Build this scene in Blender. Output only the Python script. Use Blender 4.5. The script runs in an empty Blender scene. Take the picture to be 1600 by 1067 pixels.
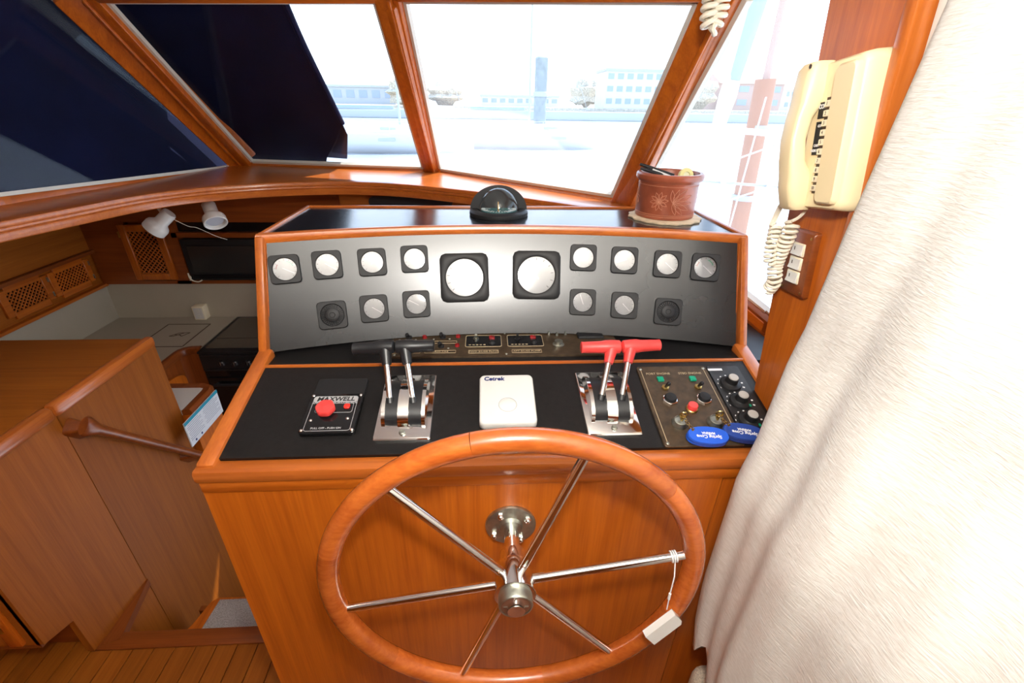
import bpy, bmesh, math, random
from mathutils import Vector, Matrix, Euler
random.seed(7)
PI = math.pi
S = bpy.context.scene
COL = S.collection

# ------------------------------------------------------------------ camera, sky, sun, lamps, exposure
cam_d = bpy.data.cameras.new('camera')
cam_d.sensor_width = 36.0
cam_d.lens = 16.0
cam_d.clip_start = 0.01
cam_d.clip_end = 2000
cam = bpy.data.objects.new('camera', cam_d)
COL.objects.link(cam)
A = Vector((0.9985, -0.0535, 0.0146)).normalized()
Cf = Vector((0.0542, 0.8852, -0.4621)).normalized()
B = Vector((0.0118, 0.4622, 0.8867)).normalized()
cam.matrix_world = Matrix(((A.x, B.x, -Cf.x, 0.0), (A.y, B.y, -Cf.y, 0.0), (A.z, B.z, -Cf.z, 1.5), (0, 0, 0, 1)))
S.camera = cam

S.view_settings.view_transform = 'Standard'
S.view_settings.look = 'None'
S.view_settings.gamma = 1.0
S.view_settings.use_curve_mapping = False
S.view_settings.exposure = 0.0

world = bpy.data.worlds.new('sky')
S.world = world
world.use_nodes = True
wn, wl = world.node_tree.nodes, world.node_tree.links
bg = wn['Background']
tc = wn.new('ShaderNodeTexCoord')
sx = wn.new('ShaderNodeSeparateXYZ')
rp = wn.new('ShaderNodeValToRGB')
wl.new(tc.outputs['Generated'], sx.inputs[0])
wl.new(sx.outputs['Z'], rp.inputs[0])
wl.new(rp.outputs[0], bg.inputs[0])
e = rp.color_ramp.elements
e[0].position = 0.0
e[0].color = (0.80, 0.89, 1.0, 1)
e[1].position = 0.8
e[1].color = (0.36, 0.60, 1.0, 1)
bg.inputs[1].default_value = 3.5


def lamp(name, kind, loc, energy, color=(1, 1, 1), direction=None, **kw):
    d = bpy.data.lights.new(name, kind)
    d.energy = energy
    d.color = color
    for k, v in kw.items():
        setattr(d, k, v)
    o = bpy.data.objects.new(name, d)
    o.location = loc
    if direction is not None:
        o.rotation_euler = Vector(direction).to_track_quat('-Z', 'Y').to_euler()
    COL.objects.link(o)
    return o


lamp('sun', 'SUN', (6, 6, 8), 9.0, (1.0, 0.93, 0.82), (-0.45, -0.35, -0.82), angle=0.009)
# the photographer's flash: most of it bounced off the ceiling, a little straight ahead
lamp('flash_bounce', 'SPOT', (0.03, 0.03, 1.62), 160.0, (1.0, 0.97, 0.92), (0.0, -0.80, 1.0),
     spot_size=math.radians(100), spot_blend=0.7, shadow_soft_size=0.03)
lamp('flash_direct', 'POINT', (0.04, 0.05, 1.66), 29.0, (1.0, 0.96, 0.90), None, shadow_soft_size=0.035)

# ------------------------------------------------------------------ materials
MATS = {}


def new_mat(name):
    m = bpy.data.materials.new(name)
    m.use_nodes = True
    nt = m.node_tree
    return m, nt.nodes, nt.links, nt.nodes['Principled BSDF']


def plain(name, col, rough=0.5, metal=0.0, spec=0.5, noise=0.0, nscale=30, bump=0.0, bscale=200, coat=0.0, trans=0.0,
          rnoise=0.0):
    if name in MATS:
        return MATS[name]
    m, n, l, p = new_mat(name)
    p.inputs['Base Color'].default_value = (*col, 1)
    p.inputs['Roughness'].default_value = rough
    p.inputs['Metallic'].default_value = metal
    p.inputs['Specular IOR Level'].default_value = spec
    p.inputs['Coat Weight'].default_value = coat
    p.inputs['Coat Roughness'].default_value = 0.1
    if trans:
        p.inputs['Transmission Weight'].default_value = trans
    if noise or bump or rnoise:
        t = n.new('ShaderNodeTexCoord')
    if noise or rnoise:
        x = n.new('ShaderNodeTexNoise')
        x.inputs['Scale'].default_value = nscale
        x.inputs['Detail'].default_value = 5
        l.new(t.outputs['Object'], x.inputs['Vector'])
    if noise:
        r = n.new('ShaderNodeValToRGB')
        r.color_ramp.elements[0].position = 0.3
        r.color_ramp.elements[1].position = 0.7
        r.color_ramp.elements[0].color = (*[c * (1 - noise) for c in col], 1)
        r.color_ramp.elements[1].color = (*[min(1, c * (1 + noise)) for c in col], 1)
        l.new(x.outputs['Fac'], r.inputs[0])
        l.new(r.outputs[0], p.inputs['Base Color'])
    if rnoise:
        mr = n.new('ShaderNodeMapRange')
        mr.inputs[3].default_value = rough - rnoise
        mr.inputs[4].default_value = rough + rnoise
        l.new(x.outputs['Fac'], mr.inputs[0])
        l.new(mr.outputs[0], p.inputs['Roughness'])
    if bump:
        y = n.new('ShaderNodeTexNoise')
        y.inputs['Scale'].default_value = bscale
        y.inputs['Detail'].default_value = 4
        l.new(t.outputs['Object'], y.inputs['Vector'])
        b = n.new('ShaderNodeBump')
        b.inputs['Strength'].default_value = bump
        b.inputs['Distance'].default_value = 0.002
        l.new(y.outputs['Fac'], b.inputs['Height'])
        l.new(b.outputs[0], p.inputs['Normal'])
    MATS[name] = m
    return m


def wood(name, c_dark, c_light, axis, rough=0.32, coat=0.25, across=55, along=1.6, vary=0.12):
    """varnished teak: fine pores stretched along the grain axis"""
    m, n, l, p = new_mat(name)
    t = n.new('ShaderNodeTexCoord')
    oi = n.new('ShaderNodeObjectInfo')
    mp = n.new('ShaderNodeMapping')
    sc = [across] * 3
    sc['xyz'.index(axis)] = along
    mp.inputs['Scale'].default_value = sc
    mul = n.new('ShaderNodeMath')
    mul.operation = 'MULTIPLY'
    mul.inputs[1].default_value = 37.0
    l.new(oi.outputs['Random'], mul.inputs[0])
    l.new(mul.outputs[0], mp.inputs['Location'])
    l.new(t.outputs['Object'], mp.inputs['Vector'])
    a = n.new('ShaderNodeTexNoise')
    a.inputs['Scale'].default_value = 1.0
    a.inputs['Detail'].default_value = 6
    a.inputs['Roughness'].default_value = 0.62
    a.inputs['Distortion'].default_value = 0.4
    l.new(mp.outputs[0], a.inputs['Vector'])
    mp2 = n.new('ShaderNodeMapping')
    sc2 = [across * 5] * 3
    sc2['xyz'.index(axis)] = along * 6
    mp2.inputs['Scale'].default_value = sc2
    l.new(t.outputs['Object'], mp2.inputs['Vector'])
    b2 = n.new('ShaderNodeTexNoise')
    b2.inputs['Scale'].default_value = 1.0
    b2.inputs['Detail'].default_value = 3
    l.new(mp2.outputs[0], b2.inputs['Vector'])
    mx = n.new('ShaderNodeMath')
    mx.operation = 'MULTIPLY_ADD'
    mx.inputs[1].default_value = 0.42
    l.new(b2.outputs['Fac'], mx.inputs[0])
    sub = n.new('ShaderNodeMath')
    sub.operation = 'SUBTRACT'
    sub.inputs[1].default_value = 0.21
    l.new(a.outputs['Fac'], sub.inputs[0])
    l.new(sub.outputs[0], mx.inputs[2])
    r = n.new('ShaderNodeValToRGB')
    r.color_ramp.elements[0].position = 0.28
    r.color_ramp.elements[1].position = 0.72
    r.color_ramp.elements[0].color = (*c_dark, 1)
    r.color_ramp.elements[1].color = (*c_light, 1)
    l.new(mx.outputs[0], r.inputs[0])
    hs = n.new('ShaderNodeHueSaturation')
    mr = n.new('ShaderNodeMapRange')
    mr.inputs[3].default_value = 1 - vary
    mr.inputs[4].default_value = 1 + vary
    l.new(oi.outputs['Random'], mr.inputs[0])
    l.new(mr.outputs[0], hs.inputs['Value'])
    l.new(r.outputs[0], hs.inputs['Color'])
    l.new(hs.outputs[0], p.inputs['Base Color'])
    p.inputs['Roughness'].default_value = rough
    p.inputs['Coat Weight'].default_value = coat
    p.inputs['Specular IOR Level'].default_value = 0.5 if coat else 0.22
    p.inputs['Coat Roughness'].default_value = 0.18
    bp = n.new('ShaderNodeBump')
    bp.inputs['Strength'].default_value = 0.08
    bp.inputs['Distance'].default_value = 0.001
    l.new(mx.outputs[0], bp.inputs['Height'])
    l.new(bp.outputs[0], p.inputs['Normal'])
    MATS[name] = m
    return m


def glass_pane(name, tint=(1, 1, 1), refl=1.0, dirt_glare=0.0):
    m, n, l, p = new_mat(name)
    n.remove(p)
    out = n['Material Output']
    tr = n.new('ShaderNodeBsdfTransparent')
    tr.inputs[0].default_value = (*tint, 1)
    gl = n.new('ShaderNodeBsdfGlossy')
    gl.inputs['Roughness'].default_value = 0.02
    fr = n.new('ShaderNodeLayerWeight')
    pw = n.new('ShaderNodeMath')
    pw.operation = 'POWER'
    pw.inputs[1].default_value = 5.0
    l.new(fr.outputs['Facing'], pw.inputs[0])
    mu = n.new('ShaderNodeMath')
    mu.operation = 'MULTIPLY_ADD'
    mu.inputs[1].default_value = 0.9 * refl
    mu.inputs[2].default_value = 0.035 * refl
    l.new(pw.outputs[0], mu.inputs[0])
    mx = n.new('ShaderNodeMixShader')
    l.new(mu.outputs[0], mx.inputs[0])
    l.new(tr.outputs[0], mx.inputs[1])
    l.new(gl.outputs[0], mx.inputs[2])
    last = mx
    if dirt_glare:  # dirt film whose pale veil also stands in for glare over the view
        df = n.new('ShaderNodeBsdfTranslucent')
        df.inputs[0].default_value = (1, 1, 1, 1)
        t = n.new('ShaderNodeTexCoord')
        nz = n.new('ShaderNodeTexNoise')
        nz.inputs['Scale'].default_value = 6
        nz.inputs['Detail'].default_value = 5
        l.new(t.outputs['Object'], nz.inputs['Vector'])
        mr = n.new('ShaderNodeMapRange')
        mr.inputs[1].default_value = 0.3
        mr.inputs[2].default_value = 0.7
        mr.inputs[3].default_value = dirt_glare * 0.8
        mr.inputs[4].default_value = dirt_glare * 1.2
        l.new(nz.outputs['Fac'], mr.inputs[0])
        m2 = n.new('ShaderNodeMixShader')
        l.new(mr.outputs[0], m2.inputs[0])
        l.new(mx.outputs[0], m2.inputs[1])
        l.new(df.outputs[0], m2.inputs[2])
        last = m2
    l.new(last.outputs[0], out.inputs['Surface'])
    MATS[name] = m
    return m


def lens_mat(name, fac):
    m, n, l, p = new_mat(name)
    n.remove(p)
    out = n['Material Output']
    tr = n.new('ShaderNodeBsdfTransparent')
    gl = n.new('ShaderNodeBsdfGlossy')
    gl.inputs['Roughness'].default_value = 0.09
    mx = n.new('ShaderNodeMixShader')
    mx.inputs[0].default_value = fac
    l.new(tr.outputs[0], mx.inputs[1])
    l.new(gl.outputs[0], mx.inputs[2])
    l.new(mx.outputs[0], out.inputs['Surface'])
    MATS[name] = m
    return m


TD, TL = (0.37, 0.077, 0.005), (0.56, 0.140, 0.010)
TEAK = {a: wood('teak_' + a, TD, TL, a) for a in 'xyz'}
DK = {a: wood('dark_teak_' + a, (0.17, 0.036, 0.005), (0.26, 0.062, 0.009), a, rough=0.35) for a in 'xyz'}
CAB = {a: wood('cabinet_teak_' + a, (0.24, 0.062, 0.005), (0.34, 0.098, 0.009), a, rough=0.5, coat=0.0) for a in 'xyz'}
RIMW = wood('rim_wood', (0.34, 0.065, 0.010), (0.52, 0.135, 0.022), 'x', rough=0.25, coat=0.6, across=40, along=10, vary=0.16)
TRIM = {a: wood('trim_teak_' + a, (0.36, 0.082, 0.012), (0.52, 0.145, 0.022), a, rough=0.28, coat=0.4) for a in 'xyz'}
LAM = plain('black_laminate', (0.007, 0.0065, 0.0065), 0.40, spec=0.35, noise=0.3, nscale=90, bump=0.12, bscale=500)
LAMTOP = plain('gloss_black_laminate', (0.012, 0.013, 0.016), 0.16, spec=0.9, rnoise=0.05, nscale=25)
DASH = plain('satin_black_dash', (0.009, 0.010, 0.011), 0.27, spec=0.75, rnoise=0.025, nscale=6)
PLAST = plain('black_plastic', (0.013, 0.013, 0.014), 0.5, spec=0.32)
RUBBER = plain('dark_rubber', (0.011, 0.012, 0.014), 0.35)
CHROME = plain('chrome', (0.83, 0.82, 0.80), 0.07, metal=1.0)
STEEL = plain('dull_steel', (0.42, 0.44, 0.38), 0.42, metal=1.0, noise=0.25, nscale=60)
ALU = plain('pale_gasket', (0.68, 0.68, 0.62), 0.5)
WHITE = plain('white_plastic', (0.66, 0.66, 0.63), 0.35)
IVORY = plain('ivory_plastic', (0.79, 0.66, 0.40), 0.32, coat=0.2)
IVORY2 = plain('light_ivory_plastic', (0.83, 0.75, 0.55), 0.35)
CREAM = plain('cream_laminate', (0.43, 0.385, 0.30), 0.55, noise=0.04, nscale=5)
COUNT = plain('counter_laminate', (0.40, 0.36, 0.28), 0.4)
BROWN = plain('brown_inlay', (0.05, 0.022, 0.01), 0.5)
ENGR = plain('worn_brown_panel', (0.062, 0.040, 0.022), 0.42, metal=0.3, noise=0.35, nscale=70)
RED = plain('red_rubber', (0.72, 0.055, 0.05), 0.35, noise=0.12, nscale=30)
REDLAMP = plain('red_lamp', (0.75, 0.03, 0.02), 0.25)
DKRED = plain('dark_red_lamp', (0.22, 0.01, 0.012), 0.25)
GREEN = plain('green_lamp', (0.0, 0.27, 0.15), 0.3)
NAVY = plain('navy_canvas', (0.003, 0.006, 0.034), 0.85, spec=0.2, noise=0.25, nscale=6, bump=0.3, bscale=400)
BLUE = plain('blue_foam', (0.012, 0.09, 0.55), 0.5)
TEXTW = plain('white_print', (0.75, 0.75, 0.75), 0.6)
TEXTG = plain('grey_print', (0.36, 0.36, 0.37), 0.5)
TEXTB = plain('black_print', (0.01, 0.01, 0.01), 0.6)
TEXTN = plain('navy_print', (0.01, 0.02, 0.12), 0.6)
TEXTT = plain('tan_print', (0.42, 0.33, 0.20), 0.6)
TEAL = plain('teal_print', (0.0, 0.25, 0.36), 0.5)
PAPER = plain('paper', (0.62, 0.65, 0.68), 0.6, noise=0.05, nscale=100)
CEIL = plain('white_headliner', (0.82, 0.80, 0.76), 0.8)
CARPET = plain('grey_carpet', (0.40, 0.37, 0.34), 0.95, noise=0.35, nscale=260, bump=1.0, bscale=500)
BOUCLE = plain('beige_carpet', (0.62, 0.54, 0.42), 0.95, noise=0.25, nscale=250, bump=1.0, bscale=380)
DIAL = plain('dial_face', (0.33, 0.34, 0.35), 0.55, noise=0.12, nscale=25)
BLACKGL = plain('black_glass', (0.008, 0.008, 0.009), 0.12)
BRASS = plain('brass', (0.55, 0.40, 0.14), 0.3, metal=1.0)
CLAY = plain('carved_leather', (0.30, 0.075, 0.035), 0.36, noise=0.3, nscale=18, bump=0.3, bscale=60, coat=0.2)
CLAYL = plain('carved_line', (0.52, 0.22, 0.13), 0.5)
CORK = plain('cork', (0.60, 0.46, 0.30), 0.8, noise=0.2, nscale=60)
CORD = plain('white_cord', (0.80, 0.74, 0.60), 0.5)
CARD = plain('compass_card', (0.05, 0.16, 0.17), 0.4)
AMBER = plain('amber', (0.65, 0.30, 0.02), 0.4)
STOVE = plain('smoked_stove_lid', (0.10, 0.085, 0.065), 0.25)
DOME = glass_pane('compass_dome_glass', (0.93, 0.97, 0.97), 1.3)
LENS = lens_mat('gauge_lens', 0.11)
PANE = glass_pane('window_glass', (0.98, 0.99, 0.99), 0.5, dirt_glare=0.06)
CLEAN = glass_pane('clean_glass', (0.97, 0.98, 0.98), 0.35)
OUTW = plain('white_gelcoat', (0.60, 0.61, 0.62), 0.4)
OUTG = plain('grey_outside', (0.42, 0.45, 0.48), 0.7)
OUTB = plain('brown_outside', (0.40, 0.17, 0.09), 0.7)
OUTGR = plain('foliage_outside', (0.50, 0.45, 0.36), 0.9, noise=0.4, nscale=3)
OUTBL = plain('blue_outside', (0.30, 0.37, 0.46), 0.6)
OUTR = plain('brick_outside', (0.50, 0.34, 0.28), 0.8)
OUTD = plain('dark_outside', (0.12, 0.13, 0.15), 0.7)
WATER = plain('water', (0.42, 0.46, 0.48), 0.12, noise=0.15, nscale=0.4, bump=0.4, bscale=2.0)


def curtain_mat():
    m, n, l, p = new_mat('woven_curtain')
    t = n.new('ShaderNodeTexCoord')
    mp = n.new('ShaderNodeMapping')
    mp.inputs['Scale'].default_value = (60, 60, 420)
    l.new(t.outputs['Object'], mp.inputs['Vector'])
    x = n.new('ShaderNodeTexNoise')
    x.inputs['Scale'].default_value = 1
    x.inputs['Detail'].default_value = 5
    x.inputs['Distortion'].default_value = 0.6
    l.new(mp.outputs[0], x.inputs['Vector'])
    r = n.new('ShaderNodeValToRGB')
    r.color_ramp.elements[0].position = 0.25
    r.color_ramp.elements[1].position = 0.7
    r.color_ramp.elements[0].color = (0.58, 0.55, 0.49, 1)
    r.color_ramp.elements[1].color = (0.72, 0.71, 0.67, 1)
    l.new(x.outputs['Fac'], r.inputs[0])
    l.new(r.outputs[0], p.inputs['Base Color'])
    p.inputs['Roughness'].default_value = 0.9
    b = n.new('ShaderNodeBump')
    b.inputs['Strength'].default_value = 0.5
    b.inputs['Distance'].default_value = 0.002
    l.new(x.outputs['Fac'], b.inputs['Height'])
    l.new(b.outputs[0], p.inputs['Normal'])
    return m


CURT = curtain_mat()

# ------------------------------------------------------------------ mesh helpers
MW = {}


def V(*a):
    return Vector(a)


def frame(origin, x, y):
    """matrix with local x along x, y as near y as can be, z = x cross y"""
    x = Vector(x).normalized()
    z = x.cross(Vector(y)).normalized()
    y = z.cross(x)
    return Matrix(((x.x, y.x, z.x, origin[0]), (x.y, y.y, z.y, origin[1]), (x.z, y.z, z.z, origin[2]), (0, 0, 0, 1)))


class MB:
    def __init__(s):
        s.v, s.f = [], []

    def add(s, vs, fs, M=None):
        k = len(s.v)
        for v in vs:
            v = Vector(v)
            s.v.append(M @ v if M is not None else v)
        s.f += [tuple(i + k for i in f) for f in fs]
        return s

    def box(s, c, size, M=None, r=0.0, seg=2):
        if r > 0:
            bm = bmesh.new()
            bmesh.ops.create_cube(bm, size=1.0)
            for v in bm.verts:
                v.co = Vector((v.co.x * size[0], v.co.y * size[1], v.co.z * size[2])) + Vector(c)
            bmesh.ops.bevel(bm, geom=list(bm.edges), offset=r, segments=seg, profile=0.5, affect='EDGES')
            bm.verts.index_update()
            vs = [v.co.copy() for v in bm.verts]
            fs = [[v.index for v in f.verts] for f in bm.faces]
            bm.free()
            return s.add(vs, fs, M)
        x, y, z = [d / 2 for d in size]
        vs = [V(c[0] + a * x, c[1] + b * y, c[2] + d * z) for a in (-1, 1) for b in (-1, 1) for d in (-1, 1)]
        return s.add(vs, [(0, 1, 3, 2), (4, 6, 7, 5), (0, 4, 5, 1), (2, 3, 7, 6), (0, 2, 6, 4), (1, 5, 7, 3)], M)

    def loft(s, rings, closed=True, cap=True, M=None):
        n = len(rings[0])
        vs = [p for r in rings for p in r]
        fs = []
        for i in range(len(rings) - 1):
            for j in range(n if closed else n - 1):
                a, b = i * n + j, i * n + (j + 1) % n
                fs.append((a, b, b + n, a + n))
        if cap:
            fs.append(tuple(range(n - 1, -1, -1)))
            fs.append(tuple((len(rings) - 1) * n + j for j in range(n)))
        return s.add(vs, fs, M)

    def lathe(s, prof, n=32, M=None, cap=True, arc=(0, 2 * PI)):
        """profile (r, z) around local z"""
        full = abs(arc[1] - arc[0] - 2 * PI) < 1e-6
        m = n if full else n + 1
        rings = [[V(r * math.cos(arc[0] + (arc[1] - arc[0]) * j / n), r * math.sin(arc[0] + (arc[1] - arc[0]) * j / n), z)
                  for j in range(m)] for r, z in prof]
        return s.loft(rings, full, cap, M)

    def cyl(s, p0, p1, r0, r1=None, n=16, M=None):
        p0, p1 = Vector(p0), Vector(p1)
        r1 = r0 if r1 is None else r1
        q = (p1 - p0).to_track_quat('Z', 'Y').to_matrix()
        rings = []
        for p, r in ((p0, r0), (p1, r1)):
            rings.append([p + q @ V(r * math.cos(2 * PI * j / n), r * math.sin(2 * PI * j / n), 0) for j in range(n)])
        return s.loft(rings, True, True, M)

    def tube(s, path, r, n=8, closed=False, M=None, cap=True):
        path = [Vector(p) for p in path]
        N = len(path)
        rr = r if isinstance(r, (list, tuple)) else [r] * N
        rings = []
        up = None
        for i in range(N):
            a = path[(i - 1) % N] if (closed or i > 0) else path[i]
            b = path[(i + 1) % N] if (closed or i < N - 1) else path[i]
            t = (b - a).normalized()
            if up is None:
                up = t.orthogonal().normalized()
            up = (up - t * up.dot(t)).normalized()
            w = t.cross(up)
            rings.append([path[i] + (up * math.cos(2 * PI * j / n) + w * math.sin(2 * PI * j / n)) * rr[i] for j in range(n)])
        if closed:
            rings.append(rings[0])
        return s.loft(rings, True, cap and not closed, M)

    def prism(s, outline, z0, z1, M=None, bev=0.0):
        """outline in local xy; optional small top bevel"""
        o = [Vector((p[0], p[1])) for p in outline]
        rings = [[V(p.x, p.y, z0) for p in o]]
        if bev > 0:
            c = sum(o, Vector((0, 0))) / len(o)
            rings.append([V(p.x, p.y, z1 - bev) for p in o])
            ins = []
            for p in o:
                d = (p - c)
                L = d.length
                q = c + d * max(0, (L - bev * 1.2)) / L if L > 0 else p
                ins.append(V(q.x, q.y, z1))
            rings.append(ins)
        else:
            rings.append([V(p.x, p.y, z1) for p in o])
        return s.loft(rings, True, True, M)

    def ball(s, c, r, n=16, M=None, z0=-1.0, squash=1.0):
        prof = []
        k = max(6, n // 2)
        a0 = math.asin(z0)
        for i in range(k + 1):
            a = a0 + (PI / 2 - a0) * i / k
            prof.append((max(1e-5, r * math.cos(a)), r * math.sin(a) * squash))
        T = Matrix.Translation(Vector(c))
        return s.lathe(prof, n, (M @ T) if M is not None else T)

    def quad(s, a, b, c, d, th, M=None):
        """thin solid slab: four corners (counter clockwise seen from the front) and thickness away from the front"""
        a, b, c, d = map(Vector, (a, b, c, d))
        nrm = (c - a).cross(d - b).normalized()
        k = [p - nrm * th for p in (a, b, c, d)]
        return s.add([a, b, c, d] + k, [(0, 1, 2, 3), (7, 6, 5, 4), (0, 4, 5, 1), (1, 5, 6, 2), (2, 6, 7, 3), (3, 7, 4, 0)], M)

    def beam(s, p0, p1, nrm, w, d, r=0.0, off=0.0):
        """bar from p0 to p1, depth d along nrm, width w across"""
        p0, p1, nrm = Vector(p0), Vector(p1), Vector(nrm).normalized()
        x = (p1 - p0)
        L = x.length
        x.normalize()
        z = (nrm - x * nrm.dot(x)).normalized()
        y = z.cross(x)
        mid = (p0 + p1) / 2 + z * off
        M = Matrix(((x.x, y.x, z.x, mid.x), (x.y, y.y, z.y, mid.y), (x.z, y.z, z.z, mid.z), (0, 0, 0, 1)))
        return s.box((0, 0, 0), (L, w, d), M, r)

    def build(s, name, mat, parent=None, world=False, smooth=40, label=None):
        me = bpy.data.meshes.new(name)
        vs = s.v
        if world and parent is not None:
            inv = MW[parent.name].inverted()
            vs = [inv @ v for v in vs]
        me.from_pydata([tuple(v) for v in vs], [], s.f)
        bm = bmesh.new()
        bm.from_mesh(me)
        bmesh.ops.remove_doubles(bm, verts=bm.verts, dist=1e-6)
        bmesh.ops.recalc_face_normals(bm, faces=bm.faces)
        bm.to_mesh(me)
        bm.free()
        if smooth:
            me.polygons.foreach_set('use_smooth', [True] * len(me.polygons))
            me.set_sharp_from_angle(angle=math.radians(smooth))
        me.materials.append(mat)
        o = bpy.data.objects.new(name, me)
        COL.objects.link(o)
        if parent is not None:
            o.parent = parent
        MW[o.name] = MW[parent.name].copy() if parent is not None else Matrix.Identity(4)
        if label:
            o['label'] = label
        return o


def tag(o, label=None, cat=None, group=None, kind=None):
    if label:
        o['label'] = label
    if cat:
        o['category'] = cat
    if group:
        o['group'] = group
    if kind:
        o['kind'] = kind
    return o


def thing(name, label, cat, loc=(0, 0, 0), M=None, group=None):
    o = bpy.data.objects.new(name, None)
    o.empty_display_size = 0.05
    m = M if M is not None else Matrix.Translation(Vector(loc))
    o.matrix_world = m
    COL.objects.link(o)
    MW[o.name] = m.copy()
    return tag(o, label, cat, group)


def struct(name, loc=(0, 0, 0)):
    o = bpy.data.objects.new(name, None)
    o.empty_display_size = 0.05
    o.location = loc
    COL.objects.link(o)
    MW[o.name] = Matrix.Translation(Vector(loc))
    o['kind'] = 'structure'
    return o


def rrect(w, h, r, n=5, cx=0, cy=0):
    pts = []
    for sxx, syy, a0 in ((1, 1, 0), (-1, 1, 90), (-1, -1, 180), (1, -1, 270)):
        for i in range(n + 1):
            a = math.radians(a0 + 90 * i / n)
            pts.append((cx + sxx * (w / 2 - r) + r * math.cos(a), cy + syy * (h / 2 - r) + r * math.sin(a)))
    return pts


def outline_tube(pts, r, z=0.0):
    return [V(p[0], p[1], z) for p in pts]


def letters(text, size, M, mat, parent, name='lettering', align='CENTER', depth=0.0002, bold=0.0, shear=0.0, sx=1.0):
    cu = bpy.data.curves.new(name, 'FONT')
    cu.body = text
    cu.size = size
    cu.align_x = align
    cu.align_y = 'CENTER'
    cu.extrude = depth
    cu.offset = bold
    cu.shear = shear
    cu.resolution_u = 3
    tmp = bpy.data.objects.new(name, cu)
    COL.objects.link(tmp)
    dg = bpy.context.evaluated_depsgraph_get()
    me = bpy.data.meshes.new_from_object(tmp.evaluated_get(dg))
    bpy.data.objects.remove(tmp)
    bpy.data.curves.remove(cu)
    Msx = M @ Matrix.Diagonal((sx, 1, 1, 1))
    me.transform(Msx)
    me.materials.clear()
    me.materials.append(mat)
    o = bpy.data.objects.new(name, me)
    COL.objects.link(o)
    o.parent = parent
    MW[o.name] = MW[parent.name].copy()
    return o


def T(x, y, z):
    return Matrix.Translation(V(x, y, z))


def RX(d):
    return Matrix.Rotation(math.radians(d), 4, 'X')


def RY(d):
    return Matrix.Rotation(math.radians(d), 4, 'Y')


def RZ(d):
    return Matrix.Rotation(math.radians(d), 4, 'Z')


# ------------------------------------------------------------------ setting: floor, walls, ceiling
X0, X1 = -0.476, 0.572          # console sides
fl = struct('floor')
MB().box((-0.2, -0.95, -0.05), (2.9, 3.64, 0.06)).build('subfloor', DK['y'], fl)
for i in range(20):
    x = -1.655 + i * 0.0622
    yf = 0.862 if x > -1.26 else 0.93
    ya = -0.4 - 0.06 * (i % 3)
    MB().box((x + 0.031, (yf + ya) / 2, -0.010), (0.0604, yf - ya, 0.022), r=0.0015, seg=1).build('plank', CAB['y'], fl)
b = MB()
b.box((-0.83, 0.889, -0.011), (0.76, 0.056, 0.034), r=0.008)
b.build('nosing', DK['x'], fl)
b = MB()
b.prism([(-1.222, 0.866), (-1.150, 0.892), (-1.195, 1.094), (-1.206, 1.094)], -0.02, 0.008)
b.build('nosing', DK['y'], fl)
MB().box((-0.83, 0.905, -0.42), (0.76, 0.02, 0.78)).build('riser', DK['x'], fl)
MB().box((-1.3, 1.75, -0.86), (2.3, 1.9, 0.05)).build('lower_sole', DK['y'], fl)

cl = MB().box((-0.2, -0.55, 2.07), (4.0, 5.2, 0.04)).build('ceiling', CEIL)
tag(cl, kind='structure')
w = MB().box((-0.2, -2.8, 0.9), (4.0, 0.05, 2.4)).build('wall_back', CAB['z'])
tag(w, kind='structure')
w_left = MB().box((-2.18, -0.15, 0.55), (0.05, 5.4, 3.1)).build('wall_left', CAB['y'])
tag(w_left, kind='structure')
w = MB()
w.box((0.80, -1.2, 1.0), (0.05, 3.3, 2.2))
w.box((0.80, 0.7, 0.42), (0.05, 0.7, 1.1))
w = w.build('wall_right', CAB['y'])
tag(w, kind='structure')
wf = struct('wall_front', (-1.4, 2.53, 0))
MB().box((-1.25, 2.54, 0.165), (1.9, 0.05, 2.03)).build('bulkhead_panel', CAB['x'], wf, True)
MB().box((0.28, 2.54, -0.02), (1.16, 0.05, 1.66)).build('bulkhead_panel', CAB['x'], wf, True)
# cream splash-back on the forward and outer galley walls
MB().box((-1.45, 2.508, 0.475), (1.42, 0.012, 0.20)).build('splashback', CREAM, wf, True)
MB().box((-2.118, 1.95, 0.42), (0.012, 1.12, 0.32)).build('splashback', CREAM, w_left, True)
MB().box((-1.45, 2.500, 0.582), (1.42, 0.02, 0.016)).build('batten', CREAM, wf, True)

# ------------------------------------------------------------------ windows
cTL, cBL, cBR, cTR = V(-1.3586, 2.12, 1.8117), V(-1.2219, 2.636, 1.22), V(-0.3148, 2.4525, 1.22), V(-0.3694, 1.9275, 1.8035)
nC = V(-0.1473, -0.7284, -0.6691)
lTR, lBR, lBL = V(-1.5857, 2.1643, 1.8136), V(-1.329, 2.6869, 1.1881), V(-1.5617, 1.6053, 1.22)
lTR = lTR + (lTR - lBR) * 0.09
lFB, lFT = V(-1.6127, 1.3674, 1.226), V(-1.72, 1.50, 1.83)
nL = V(0.9538, -0.1986, 0.2255)
rTL, rBL, rBR, rTR = V(-0.2543, 1.9051, 1.8026), V(-0.2184, 2.4392, 1.2133), V(0.4606, 1.6847, 1.22), V(0.4661, 1.2055, 1.706)
nR = V(-0.6196, -0.5624, -0.5475)
sTF, sMF, sBF = V(0.5518, 1.1337, 1.6964), V(0.5401, 1.4813, 1.339), V(0.535, 1.62, 1.19)
sBA, sTA, sBM = V(0.6892, 0.9916, 1.0617), V(0.625, 0.80, 1.64), V(0.667, 1.0831, 1.0802)
nS = V(-0.9657, -0.2013, -0.164)


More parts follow.
